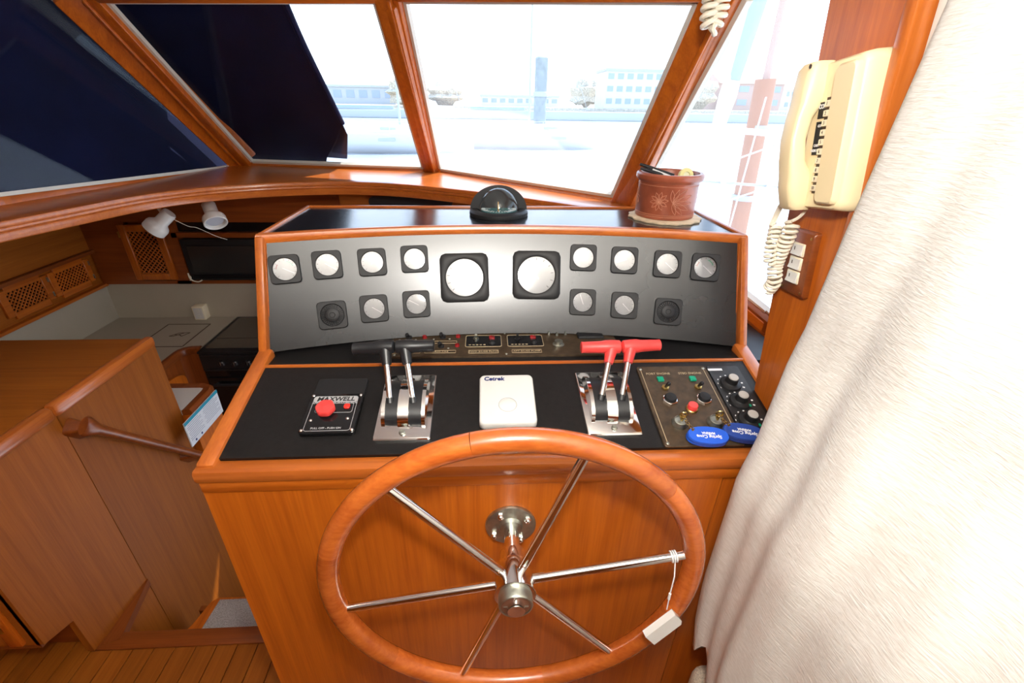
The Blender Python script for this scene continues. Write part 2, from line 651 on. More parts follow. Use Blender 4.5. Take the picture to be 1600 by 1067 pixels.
def window(name, corners, nrm, fw=0.05, dp=0.05, skip=(), gl=None):
    """corners run round the daylight opening; gasket strip, frame rails and a pane"""
    o = struct(name, tuple(corners[1]))
    cen = sum(corners, Vector()) / len(corners)
    nrm = nrm.normalized()
    N = len(corners)
    for i in range(N):
        if i in skip:
            continue
        a, c = corners[i], corners[(i + 1) % N]
        d = (c - a).normalized()
        out = d.cross(nrm)
        if out.dot((a + c) / 2 - cen) < 0:
            out = -out
        g = MB().beam(a + out * 0.004 - d * 0.003, c + out * 0.004 + d * 0.003, nrm, 0.014, 0.016, off=0.004)
        g.build('gasket', ALU, o, True)
        f = MB()
        f.beam(a + out * (0.011 + fw / 2) - d * 0.03, c + out * (0.011 + fw / 2) + d * 0.03, nrm, fw, dp, r=0.006, off=0.008)
        f.beam(a + out * (0.014 + fw) - d * 0.03, c + out * (0.014 + fw) + d * 0.03, nrm, 0.012, dp, r=0.004, off=0.017)
        ax = max(range(3), key=lambda k: abs(d[k]))
        f.build('frame_rail', TEAK['xyz'[ax]], o, True)
    vs = [p + (p - cen) * 0.015 for p in corners]
    th = 0.006
    m = MB()
    m.loft([[p - nrm * 0.004 for p in vs], [p - nrm * (0.004 + th) for p in vs]])
    m.build('pane', gl or PANE, o, True, smooth=0)
    return o


window('window_1', [lTR, lBR, lBL, lFB, lFT], nL, skip=(3,), gl=CLEAN)
window('window_2', [cTL, cBL, cBR, cTR], nC, gl=CLEAN)
window('window_3', [rTL, rBL, rBR, rTR], nR)
window('window_4', [sTF, sMF, sBF, sBA, sTA], nS, fw=0.035, skip=(3, 4))


def post(name, p0, p1, nrm, w_, d_, off=0.0):
    m = MB()
    m.beam(p0, p1, nrm, w_, d_, r=0.01, off=off)
    o = m.build(name, TEAK['z'])
    return tag(o, kind='structure')


post('trim_1', (lTR + cTL) / 2, (lBR + cBL) / 2, (nC.normalized() + nL.normalized()), 0.15, 0.04, -0.012)
post('trim_2', (rTL + cTR) / 2, (rBL + cBR) / 2, (nC.normalized() + nR.normalized()), 0.06, 0.05, 0.01)
post('trim_3', (rTR + sTF) / 2 + V(0, 0, 0.02), (rBR + sBF) / 2 - V(0, 0, 0.03), (nS.normalized() + nR.normalized()), 0.07, 0.05, 0.0)
# header panels between window heads and ceiling
hd = MB()
tops = [V(-2.16, 1.2, 1.76), lFT, lTR, cTL, cTR, rTL, rTR, sTF, sTA, V(0.78, 0.2, 1.66)]
for i in range(len(tops) - 1):
    a, c = tops[i] + V(0, 0, 0.03), tops[i + 1] + V(0, 0, 0.03)
    a2, c2 = V(a.x, a.y, 2.06), V(c.x, c.y, 2.06)
    hd.quad(a, c, c2, a2, 0.02)
hd = hd.build('trim_4', CAB['x'])
tag(hd, kind='structure')


# unseen roof brow, added and shaped to hold the sun off the panes
m = MB()
ov = [(-3.0, 0.8), (1.45, 0.8), (1.45, 1.30), (0.90, 1.72), (0.40, 2.15), (0.05, 2.50), (-0.5, 2.66), (-1.6, 2.85), (-3.0, 2.3)]
m.prism(ov, 2.092, 2.15)
m = m.build('trim_8', CEIL)
tag(m, kind='structure')

# ------------------------------------------------------------------ coaming: shelf under the windscreen and its curved moulded edge
def catmull(pts, k=6):
    pts = [Vector(p) for p in pts]
    out = []
    for i in range(len(pts) - 1):
        p0 = pts[max(0, i - 1)]
        p1, p2 = pts[i], pts[i + 1]
        p3 = pts[min(len(pts) - 1, i + 2)]
        for j in range(k):
            t = j / k
            out.append(0.5 * ((2 * p1) + (p2 - p0) * t + (2 * p0 - 5 * p1 + 4 * p2 - p3) * t * t + (3 * p1 - p0 - 3 * p2 + p3) * t ** 3))
    out.append(pts[-1])
    return out


ridge = catmull([(-1.40, -0.6, 1.19), (-1.395, 0.2, 1.19), (-1.385, 0.95, 1.19), (-1.365, 1.1748, 1.19), (-1.335, 1.33, 1.19), (-1.292, 1.51, 1.19), (-1.228, 1.745, 1.19), (-1.13, 1.893, 1.19),
                 (-0.985, 1.998, 1.19), (-0.833, 2.061, 1.19), (-0.636, 2.097, 1.19), (-0.48, 2.083, 1.19), (-0.314, 2.027, 1.19),
                 (-0.1525, 1.940, 1.19), (-0.004, 1.848, 1.19), (0.167, 1.718, 1.19), (0.369, 1.550, 1.19), (0.50, 1.43, 1.19)])
prof = [(0.05, 0.004), (0.012, 0.004), (0.003, 0.002), (0.0, -0.004), (0.0, -0.012), (0.004, -0.014), (0.0015, -0.017), (0.0015, -0.023),
        (0.006, -0.025), (0.003, -0.028), (0.003, -0.046), (0.008, -0.052), (0.05, -0.052)]
rings = []
for i, p in enumerate(ridge):
    a, c = ridge[max(0, i - 1)], ridge[min(len(ridge) - 1, i + 1)]
    t = (c - a).normalized()
    out = V(-t.y, t.x, 0)          # forward and outward
    rings.append([p + out * q[0] + V(0, 0, q[1]) for q in prof])
co = struct('trim_5', (-0.6, 2.1, 1.19))
MB().loft(rings).build('moulded_edge', TRIM['x'], co, True)
back = [V(-2.15, -0.6, 1.192), V(-2.15, 0.2, 1.192), V(-2.15, 0.95, 1.192), V(-2.15, 1.2, 1.192), V(-2.15, 1.35, 1.192), V(-1.62, 1.5, 1.192), V(-1.50, 1.80, 1.192), V(-1.40, 2.2, 1.192),
        V(-1.36, 2.72, 1.192), V(-1.2, 2.66, 1.192), V(-0.75, 2.57, 1.192), V(-0.3, 2.50, 1.192), V(-0.2, 2.46, 1.192),
        V(0.0, 2.28, 1.192), V(0.2, 2.02, 1.192), V(0.45, 1.72, 1.192), V(0.55, 1.60, 1.192)]
mb = MB()
R2 = ridge[::max(1, len(ridge) // 30)]
bk = catmull(back, 3)
n = 40
fr, bb = [], []
for i in range(n + 1):
    f = i / n
    q = ridge[min(len(ridge) - 1, int(round(f * (len(ridge) - 1))))]
    r_ = bk[min(len(bk) - 1, int(round(f * (len(bk) - 1))))]
    t = (r_ - q).normalized()
    fr.append(V(q.x, q.y, 1.193) + V(t.x, t.y, 0) * 0.02)
    bb.append(V(r_.x, r_.y, 1.193))
mb.loft([[fr[i], bb[i], bb[i] - V(0, 0, 0.03), fr[i] - V(0, 0, 0.03)] for i in range(n + 1)])
mb.build('shelf_board', TRIM['x'], co, True)
# sill boards under the three windscreen panes
sb = MB()
for a, c, nn in ((lFB, lBL, nL), (lBL, lBR, nL), (lBR, cBL, nL + nC), (cBL, cBR, nC), (cBR, rBL, nC + nR), (rBL, rBR, nR), (rBR, sBF, nR + nS)):
    nn = Vector(nn).normalized()
    hh = V(nn.x, nn.y, 0).normalized()
    a2, c2 = V(a.x, a.y, 1.185) + hh * 0.015, V(c.x, c.y, 1.185) + hh * 0.015
    sb.quad(a2, c2, c + V(0, 0, -0.045) + hh * 0.004, a + V(0, 0, -0.045) + hh * 0.004, 0.03)
sb.build('sill_board', DK['x'], co, True)
sb = MB()  # unseen boards below the sill, added to block a light leak
for a, c in ((cBR, rBL), (rBL, rBR), (rBR, V(0.66, 1.62, 1.2))):
    sb.quad(V(a.x, a.y, 0.75), V(c.x, c.y, 0.75), V(c.x, c.y, 1.185), V(a.x, a.y, 1.185), 0.03)
sb.build('under_board', DK['x'], co, True)
# dark panel hung below the shelf behind the console, with a long rounded slot
MB().box((-0.25, 2.30, 0.85), (0.9, 0.02, 0.66)).build('lower_panel', CAB['x'], co, True)
MB().prism(rrect(0.40, 0.05, 0.024), 0, 0.012, frame((-0.36, 2.288, 1.075), (1, 0, 0), (0, 0, 1))).build('slot', PLAST, co, True)  # black pad stands in for the shade inside a slot opening

m = MB()  # unseen deck slab, added to stop sun leaking in past the shelf
m.prism([(-2.2, 0.9), (-1.68, 1.30), (-1.60, 1.6), (-1.36, 2.70), (-0.3, 2.50), (-0.2, 2.48), (0.3, 2.1), (0.9, 2.1), (0.9, 2.75), (-2.2, 2.9)], 1.12, 1.165)
m.build('side_deck', OUTW, co, True)

# right hand cabin side: sill, black tray, pillar
tr = struct('trim_6', (0.68, 1.0, 1.02))
d = (sBA - sBM).normalized()
m = MB()
m.beam(sBM - d * 0.5 + V(-0.008, -0.01, -0.032), sBA + d * 0.30 + V(-0.008, -0.01, -0.032), nS, 0.05, 0.05, r=0.012, off=-0.01)
m.build('sill', DK['y'], tr, True)
m = MB()
m.beam(sBM - d * 0.5 + V(0, 0, -0.006), sBA + d * 0.30 + V(0, 0, -0.006), nS, 0.016, 0.014)
m.build('gasket', ALU, tr, True)
m = MB()
m.quad(sBM - d * 0.6 + V(0, 0, -0.04), sBA + d * 0.4 + V(0, 0, -0.04), sBA + d * 0.4 + V(0, 0, -0.9), sBM - d * 0.6 + V(0, 0, -0.9), 0.03)
m.build('side_board', DK['y'], tr, True)

pl_ = struct('trim_7', (0.53, 0.70, 1.0))
P0, P1 = V(0.535, 0.7285, 0.93), V(0.492, 0.785, 1.72)      # forward edge of the pillar face, bottom and top
pd = (P1 - P0).normalized()
pa = V(0.0, -1.0, 0.0)
pn = pd.cross(pa).normalized()
if pn.x > 0:
    pn = -pn
q0, q1 = P0 + pa * 0.135, P1 + pa * 0.16
m = MB()
m.loft([[P0, q0, q0 - pn * 0.035, P0 - pn * 0.035], [P1, q1, q1 - pn * 0.035, P1 - pn * 0.035]])
m.build('pillar_board', TEAK['z'], pl_, True)
m = MB()
m.beam(q0 + pa * 0.010 , q1 + pa * 0.010, pn, 0.020, 0.045, r=0.004, off=-0.008)
m.build('pillar_bead', TRIM['z'], pl_, True)
m = MB()
m.beam(q0 + pa * 0.034, q1 + pa * 0.034, pn, 0.022, 0.02, r=0.004, off=-0.016)
m.build('curtain_track', ALU, pl_, True)
m = MB()
m.beam(q0 + pa * 0.2, q1 + pa * 0.2, pn, 0.30, 0.03, off=-0.03)
m.build('side_board', TEAK['z'], pl_, True)

# ------------------------------------------------------------------ helm console
SL = 0.0650 / 0.27
SA = math.degrees(math.atan(SL))


def pz(y):
    return 0.965 + (y - 0.583) * SL


con = thing('helm_console', 'varnished teak helm console with black laminate top and curved black gauge dashboard', 'console', (0.048, 0.75, 0.0))
ZL = 1.0215
MB().box((-0.031, 0.590, 0.47), (0.890, 0.014, 0.94)).build('front_panel', TEAK['z'], con, True)
MB().box((0.495, 0.592, 0.47), (0.154, 0.012, 0.94)).build('front_panel', TEAK['z'], con, True)
for sx_, xx in ((1, X0 + 0.009), (-1, X1 - 0.009)):
    m = MB()
    pr = [(0.597, -0.85), (0.597, 0.945), (0.84, 1.003), (0.868, 1.01), (0.955, 1.235), (1.265, 1.235), (1.265, -0.85)]
    m.loft([[V(xx - 0.009, y, z) for y, z in pr], [V(xx + 0.009, y, z) for y, z in pr]])
    m.build('side_panel', TEAK['z'], con, True)
MB().box((0.048, 1.262, 0.2), (1.02, 0.012, 2.06)).build('back_panel', DK['z'], con, True)
# wooden rail along the front edge, side rails and the thin strip
MB().box((0.048, 0.593, 0.9535), (1.060, 0.032, 0.026), r=0.007).build('front_rail', TRIM['x'], con, True)
MB().box((0.048, 0.586, 0.930), (1.050, 0.012, 0.024), r=0.004).build('apron_moulding', TEAK['x'], con, True)
for xx in (X0 + 0.013, X1 - 0.013):
    m = MB()
    m.beam((xx, 0.590, pz(0.590) - 0.006), (xx, 0.868, pz(0.868) - 0.006), (0, -SL, 1), 0.030, 0.024, r=0.006)
    m.build('side_rail', TRIM['y'], con, True)
m = MB()
m.quad((X0 + 0.02, 0.606, pz(0.606)), (X1 - 0.02, 0.606, pz(0.606)), (X1 - 0.02, 0.815, pz(0.815)), (X0 + 0.02, 0.815, pz(0.815)), 0.014)
m.build('control_panel', LAM, con, True)
MB().box((0.053, 0.8185, ZL - 0.002), (1.03, 0.006, 0.012), r=0.0015).build('strip', TRIM['x'], con, True)
MB().box((0.053, 0.905, ZL - 0.0105), (1.02, 0.168, 0.018)).build('ledge', LAM, con, True)
MB().box((0.613, 1.0, ZL - 0.0105), (0.085, 0.36, 0.018)).build('tray', LAM, con, True)

SD = 0.446


def dash_y(x, z):
    u = (x - 0.048) / 0.524
    return 0.8645 + (z - 1.026) * SD + 0.085 * (1 - u * u)


# curved gauge face
m = MB()
nx, nz = 36, 4
ring_list = []
xa, xb, za, zb = X0 + 0.016, X1 - 0.016, 1.0265, 1.2465
for i in range(nx + 1):
    x = xa + (xb - xa) * i / nx
    fr_ = [V(x, dash_y(x, za + (zb - za) * k / nz), za + (zb - za) * k / nz) for k in range(nz + 1)]
    bk_ = [p + V(0, 0.012, 0) for p in reversed(fr_)]
    ring_list.append(fr_ + bk_)
m.loft(ring_list)
m.build('gauge_face', DASH, con, True)
# underside and top boards
m = MB()
m.loft([[V(x, dash_y(x, 1.03) + 0.006, 1.034), V(x, 1.25, 1.034), V(x, 1.25, 1.0265), V(x, dash_y(x, 1.0265) + 0.006, 1.0265)] for x in [xa + (xb - xa) * i / 24 for i in range(25)]])
m.build('dash_underside', LAM, con, True)
m = MB()
m.loft([[V(x, dash_y(x, 1.25) + 0.006, 1.2495), V(x, 1.262, 1.2495), V(x, 1.262, 1.236), V(x, dash_y(x, 1.25) + 0.006, 1.236)] for x in [X0 + 0.006 + (X1 - X0 - 0.012) * i / 30 for i in range(31)]])
m.build('dash_top', LAMTOP, con, True)


def sweep(path, prof_, mat, name, outward):
    """profile (a along outward, z) swept along a path lying roughly level"""
    rr_ = []
    for p in path:
        o_ = outward(p)
        rr_.append([p + o_ * q[0] + V(0, 0, q[1]) for q in prof_])
    MB().loft(rr_).build(name, mat, con, True)


rnd = [(0.012, -0.018), (-0.004, -0.018), (-0.008, -0.013), (-0.008, -0.004), (-0.005, 0.002), (0.001, 0.004), (0.012, 0.003)]
path = [V(X0 + (X1 - X0) * i / 40, dash_y(X0 + (X1 - X0) * i / 40, 1.25), 1.25) for i in range(41)]
sweep(path, rnd, TRIM['x'], 'top_front_trim', lambda p: V(0, 1, 0))
for s_, xx in ((1, X0 + 0.002), (-1, X1 - 0.002)):
    m = MB()
    m.beam((xx + s_ * 0.006, dash_y(xx, 1.020) - 0.001, 1.022), (xx + s_ * 0.006, dash_y(xx, 1.252) - 0.001, 1.248), (0, -1, SD), 0.018, 0.022, r=0.005)
    m.build('face_trim', TRIM['z'], con, True)
    m = MB()
    m.beam((xx + s_ * 0.003, 0.965, 1.2475), (xx + s_ * 0.003, 1.270, 1.2475), (0, 0, 1), 0.012, 0.014, r=0.004)
    m.build('top_side_trim', TRIM['y'], con, True)
MB().box((0.048, 1.267, 1.2475), (1.048, 0.011, 0.014), r=0.004).build('top_back_trim', TRIM['x'], con, True)


def dash_frame(x, z):
    u = (x - 0.048) / 0.524
    n_ = V(-0.085 * 2 * u / 0.524, -1, SD).normalized()
    n_ = V(0.085 * -2 * u / 0.524, -1, SD).normalized()
    right = V(1, -0.085 * 2 * u / 0.524, 0).normalized()
    upv = n_.cross(right)
    return frame((x, dash_y(x, z), z), right, upv)


# ------------------------------------------------------------------ gauges
def circle(r, n=32):
    return [(r * math.cos(2 * PI * i / n), r * math.sin(2 * PI * i / n)) for i in range(n)]


def ring_plate(outer, r, z0, z1, n=32):
    """square-ish plate with a round hole: outer outline resampled to n points"""
    pts = []
    for i in range(n):
        a = 2 * PI * i / n
        d_ = Vector((math.cos(a), math.sin(a)))
        best = None
        for j in range(len(outer)):
            p, q = Vector(outer[j]), Vector(outer[(j + 1) % len(outer)])
            den = d_.x * (q.y - p.y) - d_.y * (q.x - p.x)
            if abs(den) < 1e-12:
                continue
            t = (p.x * (q.y - p.y) - p.y * (q.x - p.x)) / den
            k = (p.x * d_.y - p.y * d_.x) / den
            if t > 0 and -1e-6 <= k <= 1 + 1e-6:
                best = t if best is None else max(best, t)
        pts.append((d_.x * best, d_.y * best))
    inn = circle(r, n)
    m_ = MB()
    lay = [(pts, z0), (pts, z1 - 0.0015), ([(p[0] * 0.965, p[1] * 0.965) for p in pts], z1), ([(p[0] * 1.06, p[1] * 1.06) for p in inn], z1),
           (inn, z1 - 0.0015), (inn, z0), (pts, z0)]
    m_.loft([[V(p[0], p[1], z) for p in o_] for o_, z in lay], True, False)
    return m_


def gauge(M, size, lens_r, label, needle, arcs=False, big=False, group='gauges on the curved dashboard'):
    g = thing('gauge', label, 'gauge', M=M, group=group)
    ring_plate(rrect(size, size, size * 0.12), lens_r, 0.0, 0.009 if not big else 0.010, 48).build('bezel', PLAST, g)
    MB().prism(circle(lens_r * 1.02), 0.0, 0.0025).build('dial', DIAL, g)
    a = math.radians(needle)
    m_ = MB()
    m_.beam((-math.cos(a) * lens_r * 0.25, -math.sin(a) * lens_r * 0.25, 0.0035), (math.cos(a) * lens_r * 0.85, math.sin(a) * lens_r * 0.85, 0.0035), (0, 0, 1), lens_r * 0.06, 0.0008)
    m_.build('needle', TEXTW, g)
    m_ = MB()
    for k in range(11):
        t = math.radians(225 - 27 * k)
        m_.beam((math.cos(t) * lens_r * 0.80, math.sin(t) * lens_r * 0.80, 0.0027), (math.cos(t) * lens_r * 0.94, math.sin(t) * lens_r * 0.94, 0.0027), (0, 0, 1), lens_r * 0.04, 0.0006)
    m_.build('scale_marks', TEXTB, g)
    if arcs:
        for (t0, t1, mm) in ((20, 75, GREEN), (140, 175, DKRED)):
            m_ = MB()
            pts = [(math.radians(t0 + (t1 - t0) * k / 8)) for k in range(9)]
            m_.loft([[V(math.cos(t) * lens_r * q, math.sin(t) * lens_r * q, z) for q, z in ((0.70, 0.0027), (0.78, 0.0027), (0.78, 0.0032), (0.70, 0.0032))] for t in pts])
            m_.build('coloured_arc', mm, g)
    MB().lathe([(lens_r * 1.0, 0.0062), (lens_r * 0.99, 0.0070), (lens_r * 0.8, 0.0072), (lens_r * 0.4, 0.0074), (1e-5, 0.0075)], 40).build('lens', LENS, g)
    return g


def sounder(M, label):
    g = thing('alarm_sounder', label, 'sounder', M=M, group='ribbed alarm sounders on the dashboard')
    ring_plate(rrect(0.060, 0.060, 0.008), 0.0235, 0.0, 0.009, 48).build('bezel', PLAST, g)
    MB().prism(circle(0.0240), 0.0, 0.004).build('base', PLAST, g)
    for k in range(30):
        t = 2 * PI * k / 30
        m_ = MB()
        m_.beam((math.cos(t) * 0.0145, math.sin(t) * 0.0145, 0.0085), (math.cos(t) * 0.0225, math.sin(t) * 0.0225, 0.0065), (0, 0, 1), 0.0018, 0.004)
        m_.build('rib', PLAST, g)
    MB().lathe([(0.0150, 0.003), (0.0150, 0.0095), (0.0135, 0.0105), (0.006, 0.0105), (0.005, 0.0095), (1e-5, 0.0095)], 32).build('cap', PLAST, g)
    return g


SM = 0.0600
UP = [(-0.4255, 1.1826, 'small square gauge at the far left end of the upper row, red arc on dial', -30, True),
      (-0.3442, 1.1848, 'small square gauge second from the left end of the upper row, above the left sounder', -35, False),
      (-0.2526, 1.1842, 'small square gauge third from the left end of the upper row', 60, False),
      (-0.1616, 1.1865, 'small square gauge of the upper row just left of the large left gauge', 75, False),
      (0.2233, 1.1874, 'small square gauge of the upper row just right of the large right gauge', 70, False),
      (0.3160, 1.1853, 'small square gauge third from the right end of the upper row', 200, False),
      (0.4100, 1.1823, 'small square gauge second from the right end of the upper row, above the right sounder', -40, False),
      (0.4894, 1.1812, 'small square gauge at the far right end of the upper row, green arc', -40, True)]
for x, z, lab, nd, ar in UP:
    gauge(dash_frame(x, z), SM, 0.0232, lab, nd, ar)
LO = [(-0.2511, 1.0909, 'small square gauge of the lower row between left sounder and its right neighbour', -35, False),
      (-0.1594, 1.0943, 'small square gauge of the lower row just left of the large left gauge', 150, False),
      (0.2219, 1.0944, 'small square gauge of the lower row just right of the large right gauge', 110, False),
      (0.3166, 1.0916, 'small square gauge of the lower row beside the right sounder', -45, False)]
for x, z, lab, nd, ar in LO:
    gauge(dash_frame(x, z), SM, 0.0220, lab, nd, ar)
gauge(dash_frame(-0.0503, 1.1448), 0.110, 0.0425, 'large square black gauge left of the dashboard centre', 130, big=True, group='large gauges at the dashboard centre')
gauge(dash_frame(0.1154, 1.1491), 0.110, 0.0425, 'large square black gauge right of the dashboard centre', 120, big=True, group='large gauges at the dashboard centre')
sounder(dash_frame(-0.3372, 1.0853), 'black ribbed round alarm sounder at left end of the lower row')
sounder(dash_frame(0.4126, 1.0843), 'black ribbed round alarm sounder at right end of the lower row')

# ------------------------------------------------------------------ steering wheel
wh = thing('steering_wheel', 'large ship steering wheel with varnished wooden rim and six chrome spokes', 'steering wheel', (0.039, 0.470, 0.8185))
RC, RT = 0.2900, 0.0172
for k in range(6):
    a0 = math.radians(-18 + 60 * k)
    pts = [V(RC * math.cos(a0 + math.radians(60.0) * i / 16), 0, RC * math.sin(a0 + math.radians(60.0) * i / 16)) for i in range(17)]
    MB().tube(pts, RT, 16).build('rim_segment', RIMW, wh)
for k in range(6):
    a = math.radians(10.4 + 60 * k)
    d_ = V(math.cos(a), 0, math.sin(a))
    MB().cyl(d_ * 0.026, d_ * 0.279, 0.0072, n=14).build('spoke', CHROME, wh)
Mh = frame((0, 0, 0), (1, 0, 0), (0, 0, 1))   # local z towards the helmsman (-Y)
MB().lathe([(0.010, -0.055), (0.0235, -0.05), (0.0235, -0.030), (0.0305, -0.026), (0.0315, -0.018), (0.0315, 0.018), (0.0330, 0.019), (0.0330, 0.0235), (0.030, 0.0245), (0.02, 0.0245)], 40, Mh).build('hub', CHROME, wh)
nut = MB().lathe([(0.0265, 0.0245), (0.0268, 0.026), (0.0268, 0.040), (0.0255, 0.0425), (0.0232, 0.0425), (0.0232, 0.0405)], 72, Mh, True).build('hub_nut', STEEL, wh)
cap = MB().lathe([(0.0232, 0.0400), (0.0230, 0.0412), (1e-5, 0.0416)], 40, Mh).build('hub_cap', plain('engraved_brown_cap', (0.13, 0.05, 0.025), 0.4, metal=0.1), wh)
m = MB()
for k in range(8):
    t = math.radians(90 + 45 * k)
    L_ = 0.019 if k % 2 == 0 else 0.012
    for s_ in (-1, 1):
        t2 = t + s_ * math.radians(22.5)
        m.beam((math.cos(t) * L_, math.sin(t) * L_, 0.0419), (math.cos(t2) * 0.006, math.sin(t2) * 0.006, 0.0419), (0, 0, 1), 0.0013, 0.0008)
m2 = MB()
m2.v = [Mh @ v for v in m.v]
m2.f = m.f
m2.build('compass_star', STEEL, wh)
MB().lathe([(0.0135, 0.05), (0.0135, -0.113)], 28, Mh, True).build('shaft', CHROME, wh)
fl_ = thing('shaft_flange', 'round dull steel flange with acorn nuts bolted to the console front', 'flange', M=frame((0.0385, 0.5828, 0.8205), (1, 0, 0), (0, 0, 1)))
MB().lathe([(0.0150, 0.0), (0.0455, 0.0), (0.0462, 0.002), (0.0455, 0.006), (0.043, 0.0072), (0.022, 0.0072), (0.0195, 0.013), (0.0150, 0.013)], 48).build('plate', STEEL, fl_)
for bx_, bz_ in ((-0.0185, 0.030), (0.0300, 0.0185), (-0.0300, -0.0185), (0.0185, -0.030)):
    m = MB()
    m.lathe([(0.0065, 0.006), (0.0065, 0.011), (0.0058, 0.0125)], 6, T(bx_, bz_, 0))
    m.ball((bx_, bz_, 0.0115), 0.0058, 14, z0=0.0)
    m.build('acorn_nut', CHROME, fl_)

# price-style tag tied to the right spoke
tg = thing('paper_tag', 'small white card tag tied by string to right spoke of the steering wheel', 'tag', (0.2905, 0.447, 0.7666))
aw = math.radians(10.4)
c0 = V(0.039, 0.470, 0.8185) + V(math.cos(aw), 0, math.sin(aw)) * 0.2575
sd = V(math.cos(aw), 0, math.sin(aw))
m = MB()
for k in range(3):
    m.tube([c0 + sd * (0.0035 * (k - 1)) + (V(0, 1, 0) * math.cos(2 * PI * i / 14) + sd.cross(V(0, 1, 0)) * math.sin(2 * PI * i / 14)) * 0.0085 for i in range(14)], 0.0013, 6, closed=True)
m.tube([c0 + V(0, -0.009, -0.004), V(0.2895, 0.449, 0.845), V(0.2890, 0.447, 0.80), V(0.2893, 0.445, 0.768)], 0.0010, 6)
m.tube([V(0.2889, 0.4473, 0.806), V(0.2889, 0.4468, 0.792)], 0.0022, 6)
m.build('string', TEXTW, tg, True)
Mt = frame((0.2885, 0.4385, 0.727), V(0.29, 0, -0.34), V(0.02, -0.10, 0.059))
Mt = Matrix(((0.6, 0.32, 0.0, 0.2885), (0.0, 0, -1.0, 0.4410), (-0.8, 0.95, 0, 0.7265), (0, 0, 0, 1)))
Mt = frame((0.2885, 0.441, 0.7265), V(0.018, 0.0, -0.0225), V(0.0200, 0.010, 0.059))
m = MB()
m.prism([(-0.0145, -0.031), (0.0145, -0.031), (0.0145, 0.026), (0.008, 0.031), (-0.0145, 0.031)], -0.006, 0.006, Mt)
m.build('card', WHITE, tg, True)


# ------------------------------------------------------------------ controls on the sloping panel
def panel_frame(x, y, h=0.0):
    n_ = V(0, -SL, 1).normalized()
    return frame(V(x, y, pz(y)) + n_ * h, (1, 0, 0), V(0, 1, SL))


CS = math.cos(math.radians(SA))      # y distance -> slope distance is /CS


def throttle(cx, sgn, col, lab, grip_y, roots, tops, grips):
    M = panel_frame(cx, 0.7075)
    t = thing('throttle_control', lab, 'throttle', M=M, group='twin lever engine controls')
    MB().prism(rrect(0.100, 0.158, 0.004), 0.0, 0.0065, bev=0.002).build('base_plate', CHROME, t)
    def arcdisc(x0, x1, ry, rz, zc, mat, name):
        m_ = MB()
        pts = [(ry * math.cos(PI * i / 24), zc + rz * math.sin(PI * i / 24)) for i in range(25)] + [(-ry, 0.0055), (ry, 0.0055)]
        m_.loft([[V(x0, y + 0.004, z) for y, z in pts], [V(x1, y + 0.004, z) for y, z in pts]])
        m_.build(name, mat, t)
    e_ = 0.0385
    arcdisc(-e_, -e_ + 0.0065, 0.054, 0.032, 0.006, CHROME, 'cheek')
    arcdisc(e_ - 0.0065, e_, 0.054, 0.032, 0.006, CHROME, 'cheek')
    arcdisc(-0.0095, 0.0095, 0.056, 0.034, 0.006, CHROME, 'centre_cover')
    arcdisc(-e_ + 0.006, -0.0090, 0.051, 0.0295, 0.006, RUBBER, 'drum')
    arcdisc(0.0090, e_ - 0.006, 0.051, 0.0295, 0.006, RUBBER, 'drum')
    m_ = MB()
    m_.lathe([(0.0055, 0.006), (0.0055, 0.010), (0.004, 0.0115), (1e-4, 0.0115)], 14, T(0.0, -0.0655, 0))
    m_.build('screw', STEEL, t)
    for q in range(2):
        r0, tp, ge = V(*roots[q]), V(*tops[q]), V(*grips[q])
        lv = MB().cyl(r0 - (tp - r0) * 0.12, tp, 0.0058, n=14).build('lever', CHROME, t, True)
        MB().cyl(r0 - (tp - r0) * 0.05, r0 + (tp - r0) * 0.05, 0.0085, n=14).build('boot', RUBBER, lv, True)
        gd = (ge - tp).normalized()
        m_ = MB()
        ln = (ge - tp).length
        prof_ = [(0.0085, -0.018), (0.0125, -0.015), (0.0135, -0.002), (0.0135, 0.012), (0.0118, 0.020), (0.0108, ln - 0.006), (0.0112, ln - 0.001), (0.0095, ln), (0.001, ln)]
        qt = gd.to_track_quat('Z', 'Y').to_matrix().to_4x4()
        m_.lathe(prof_, 24, T(*tp) @ qt)
        dn = (r0 - tp).normalized()
        m_.cyl(tp, tp + dn * 0.034, 0.0130, 0.0085, n=20)
        m_.build('grip', col, lv, True)


throttle(-0.1510, -1, RUBBER, 'twin chrome engine lever control with black grips beside windlass switch', 0.76,
         [(-0.1768, 0.690, 1.021), (-0.1357, 0.690, 1.021)], [(-0.1905, 0.76, 1.0945), (-0.1545, 0.76, 1.0950)], [(-0.2500, 0.76, 1.0915), (-0.0995, 0.76, 1.0965)])
throttle(0.2260, 1, RED, 'twin chrome engine lever control with red grips beside white box', 0.76,
         [(0.2085, 0.688, 1.020), (0.2470, 0.687, 1.020)], [(0.2390, 0.76, 1.0890), (0.2760, 0.76, 1.0895)], [(0.1790, 0.76, 1.0885), (0.3330, 0.76, 1.0918)])

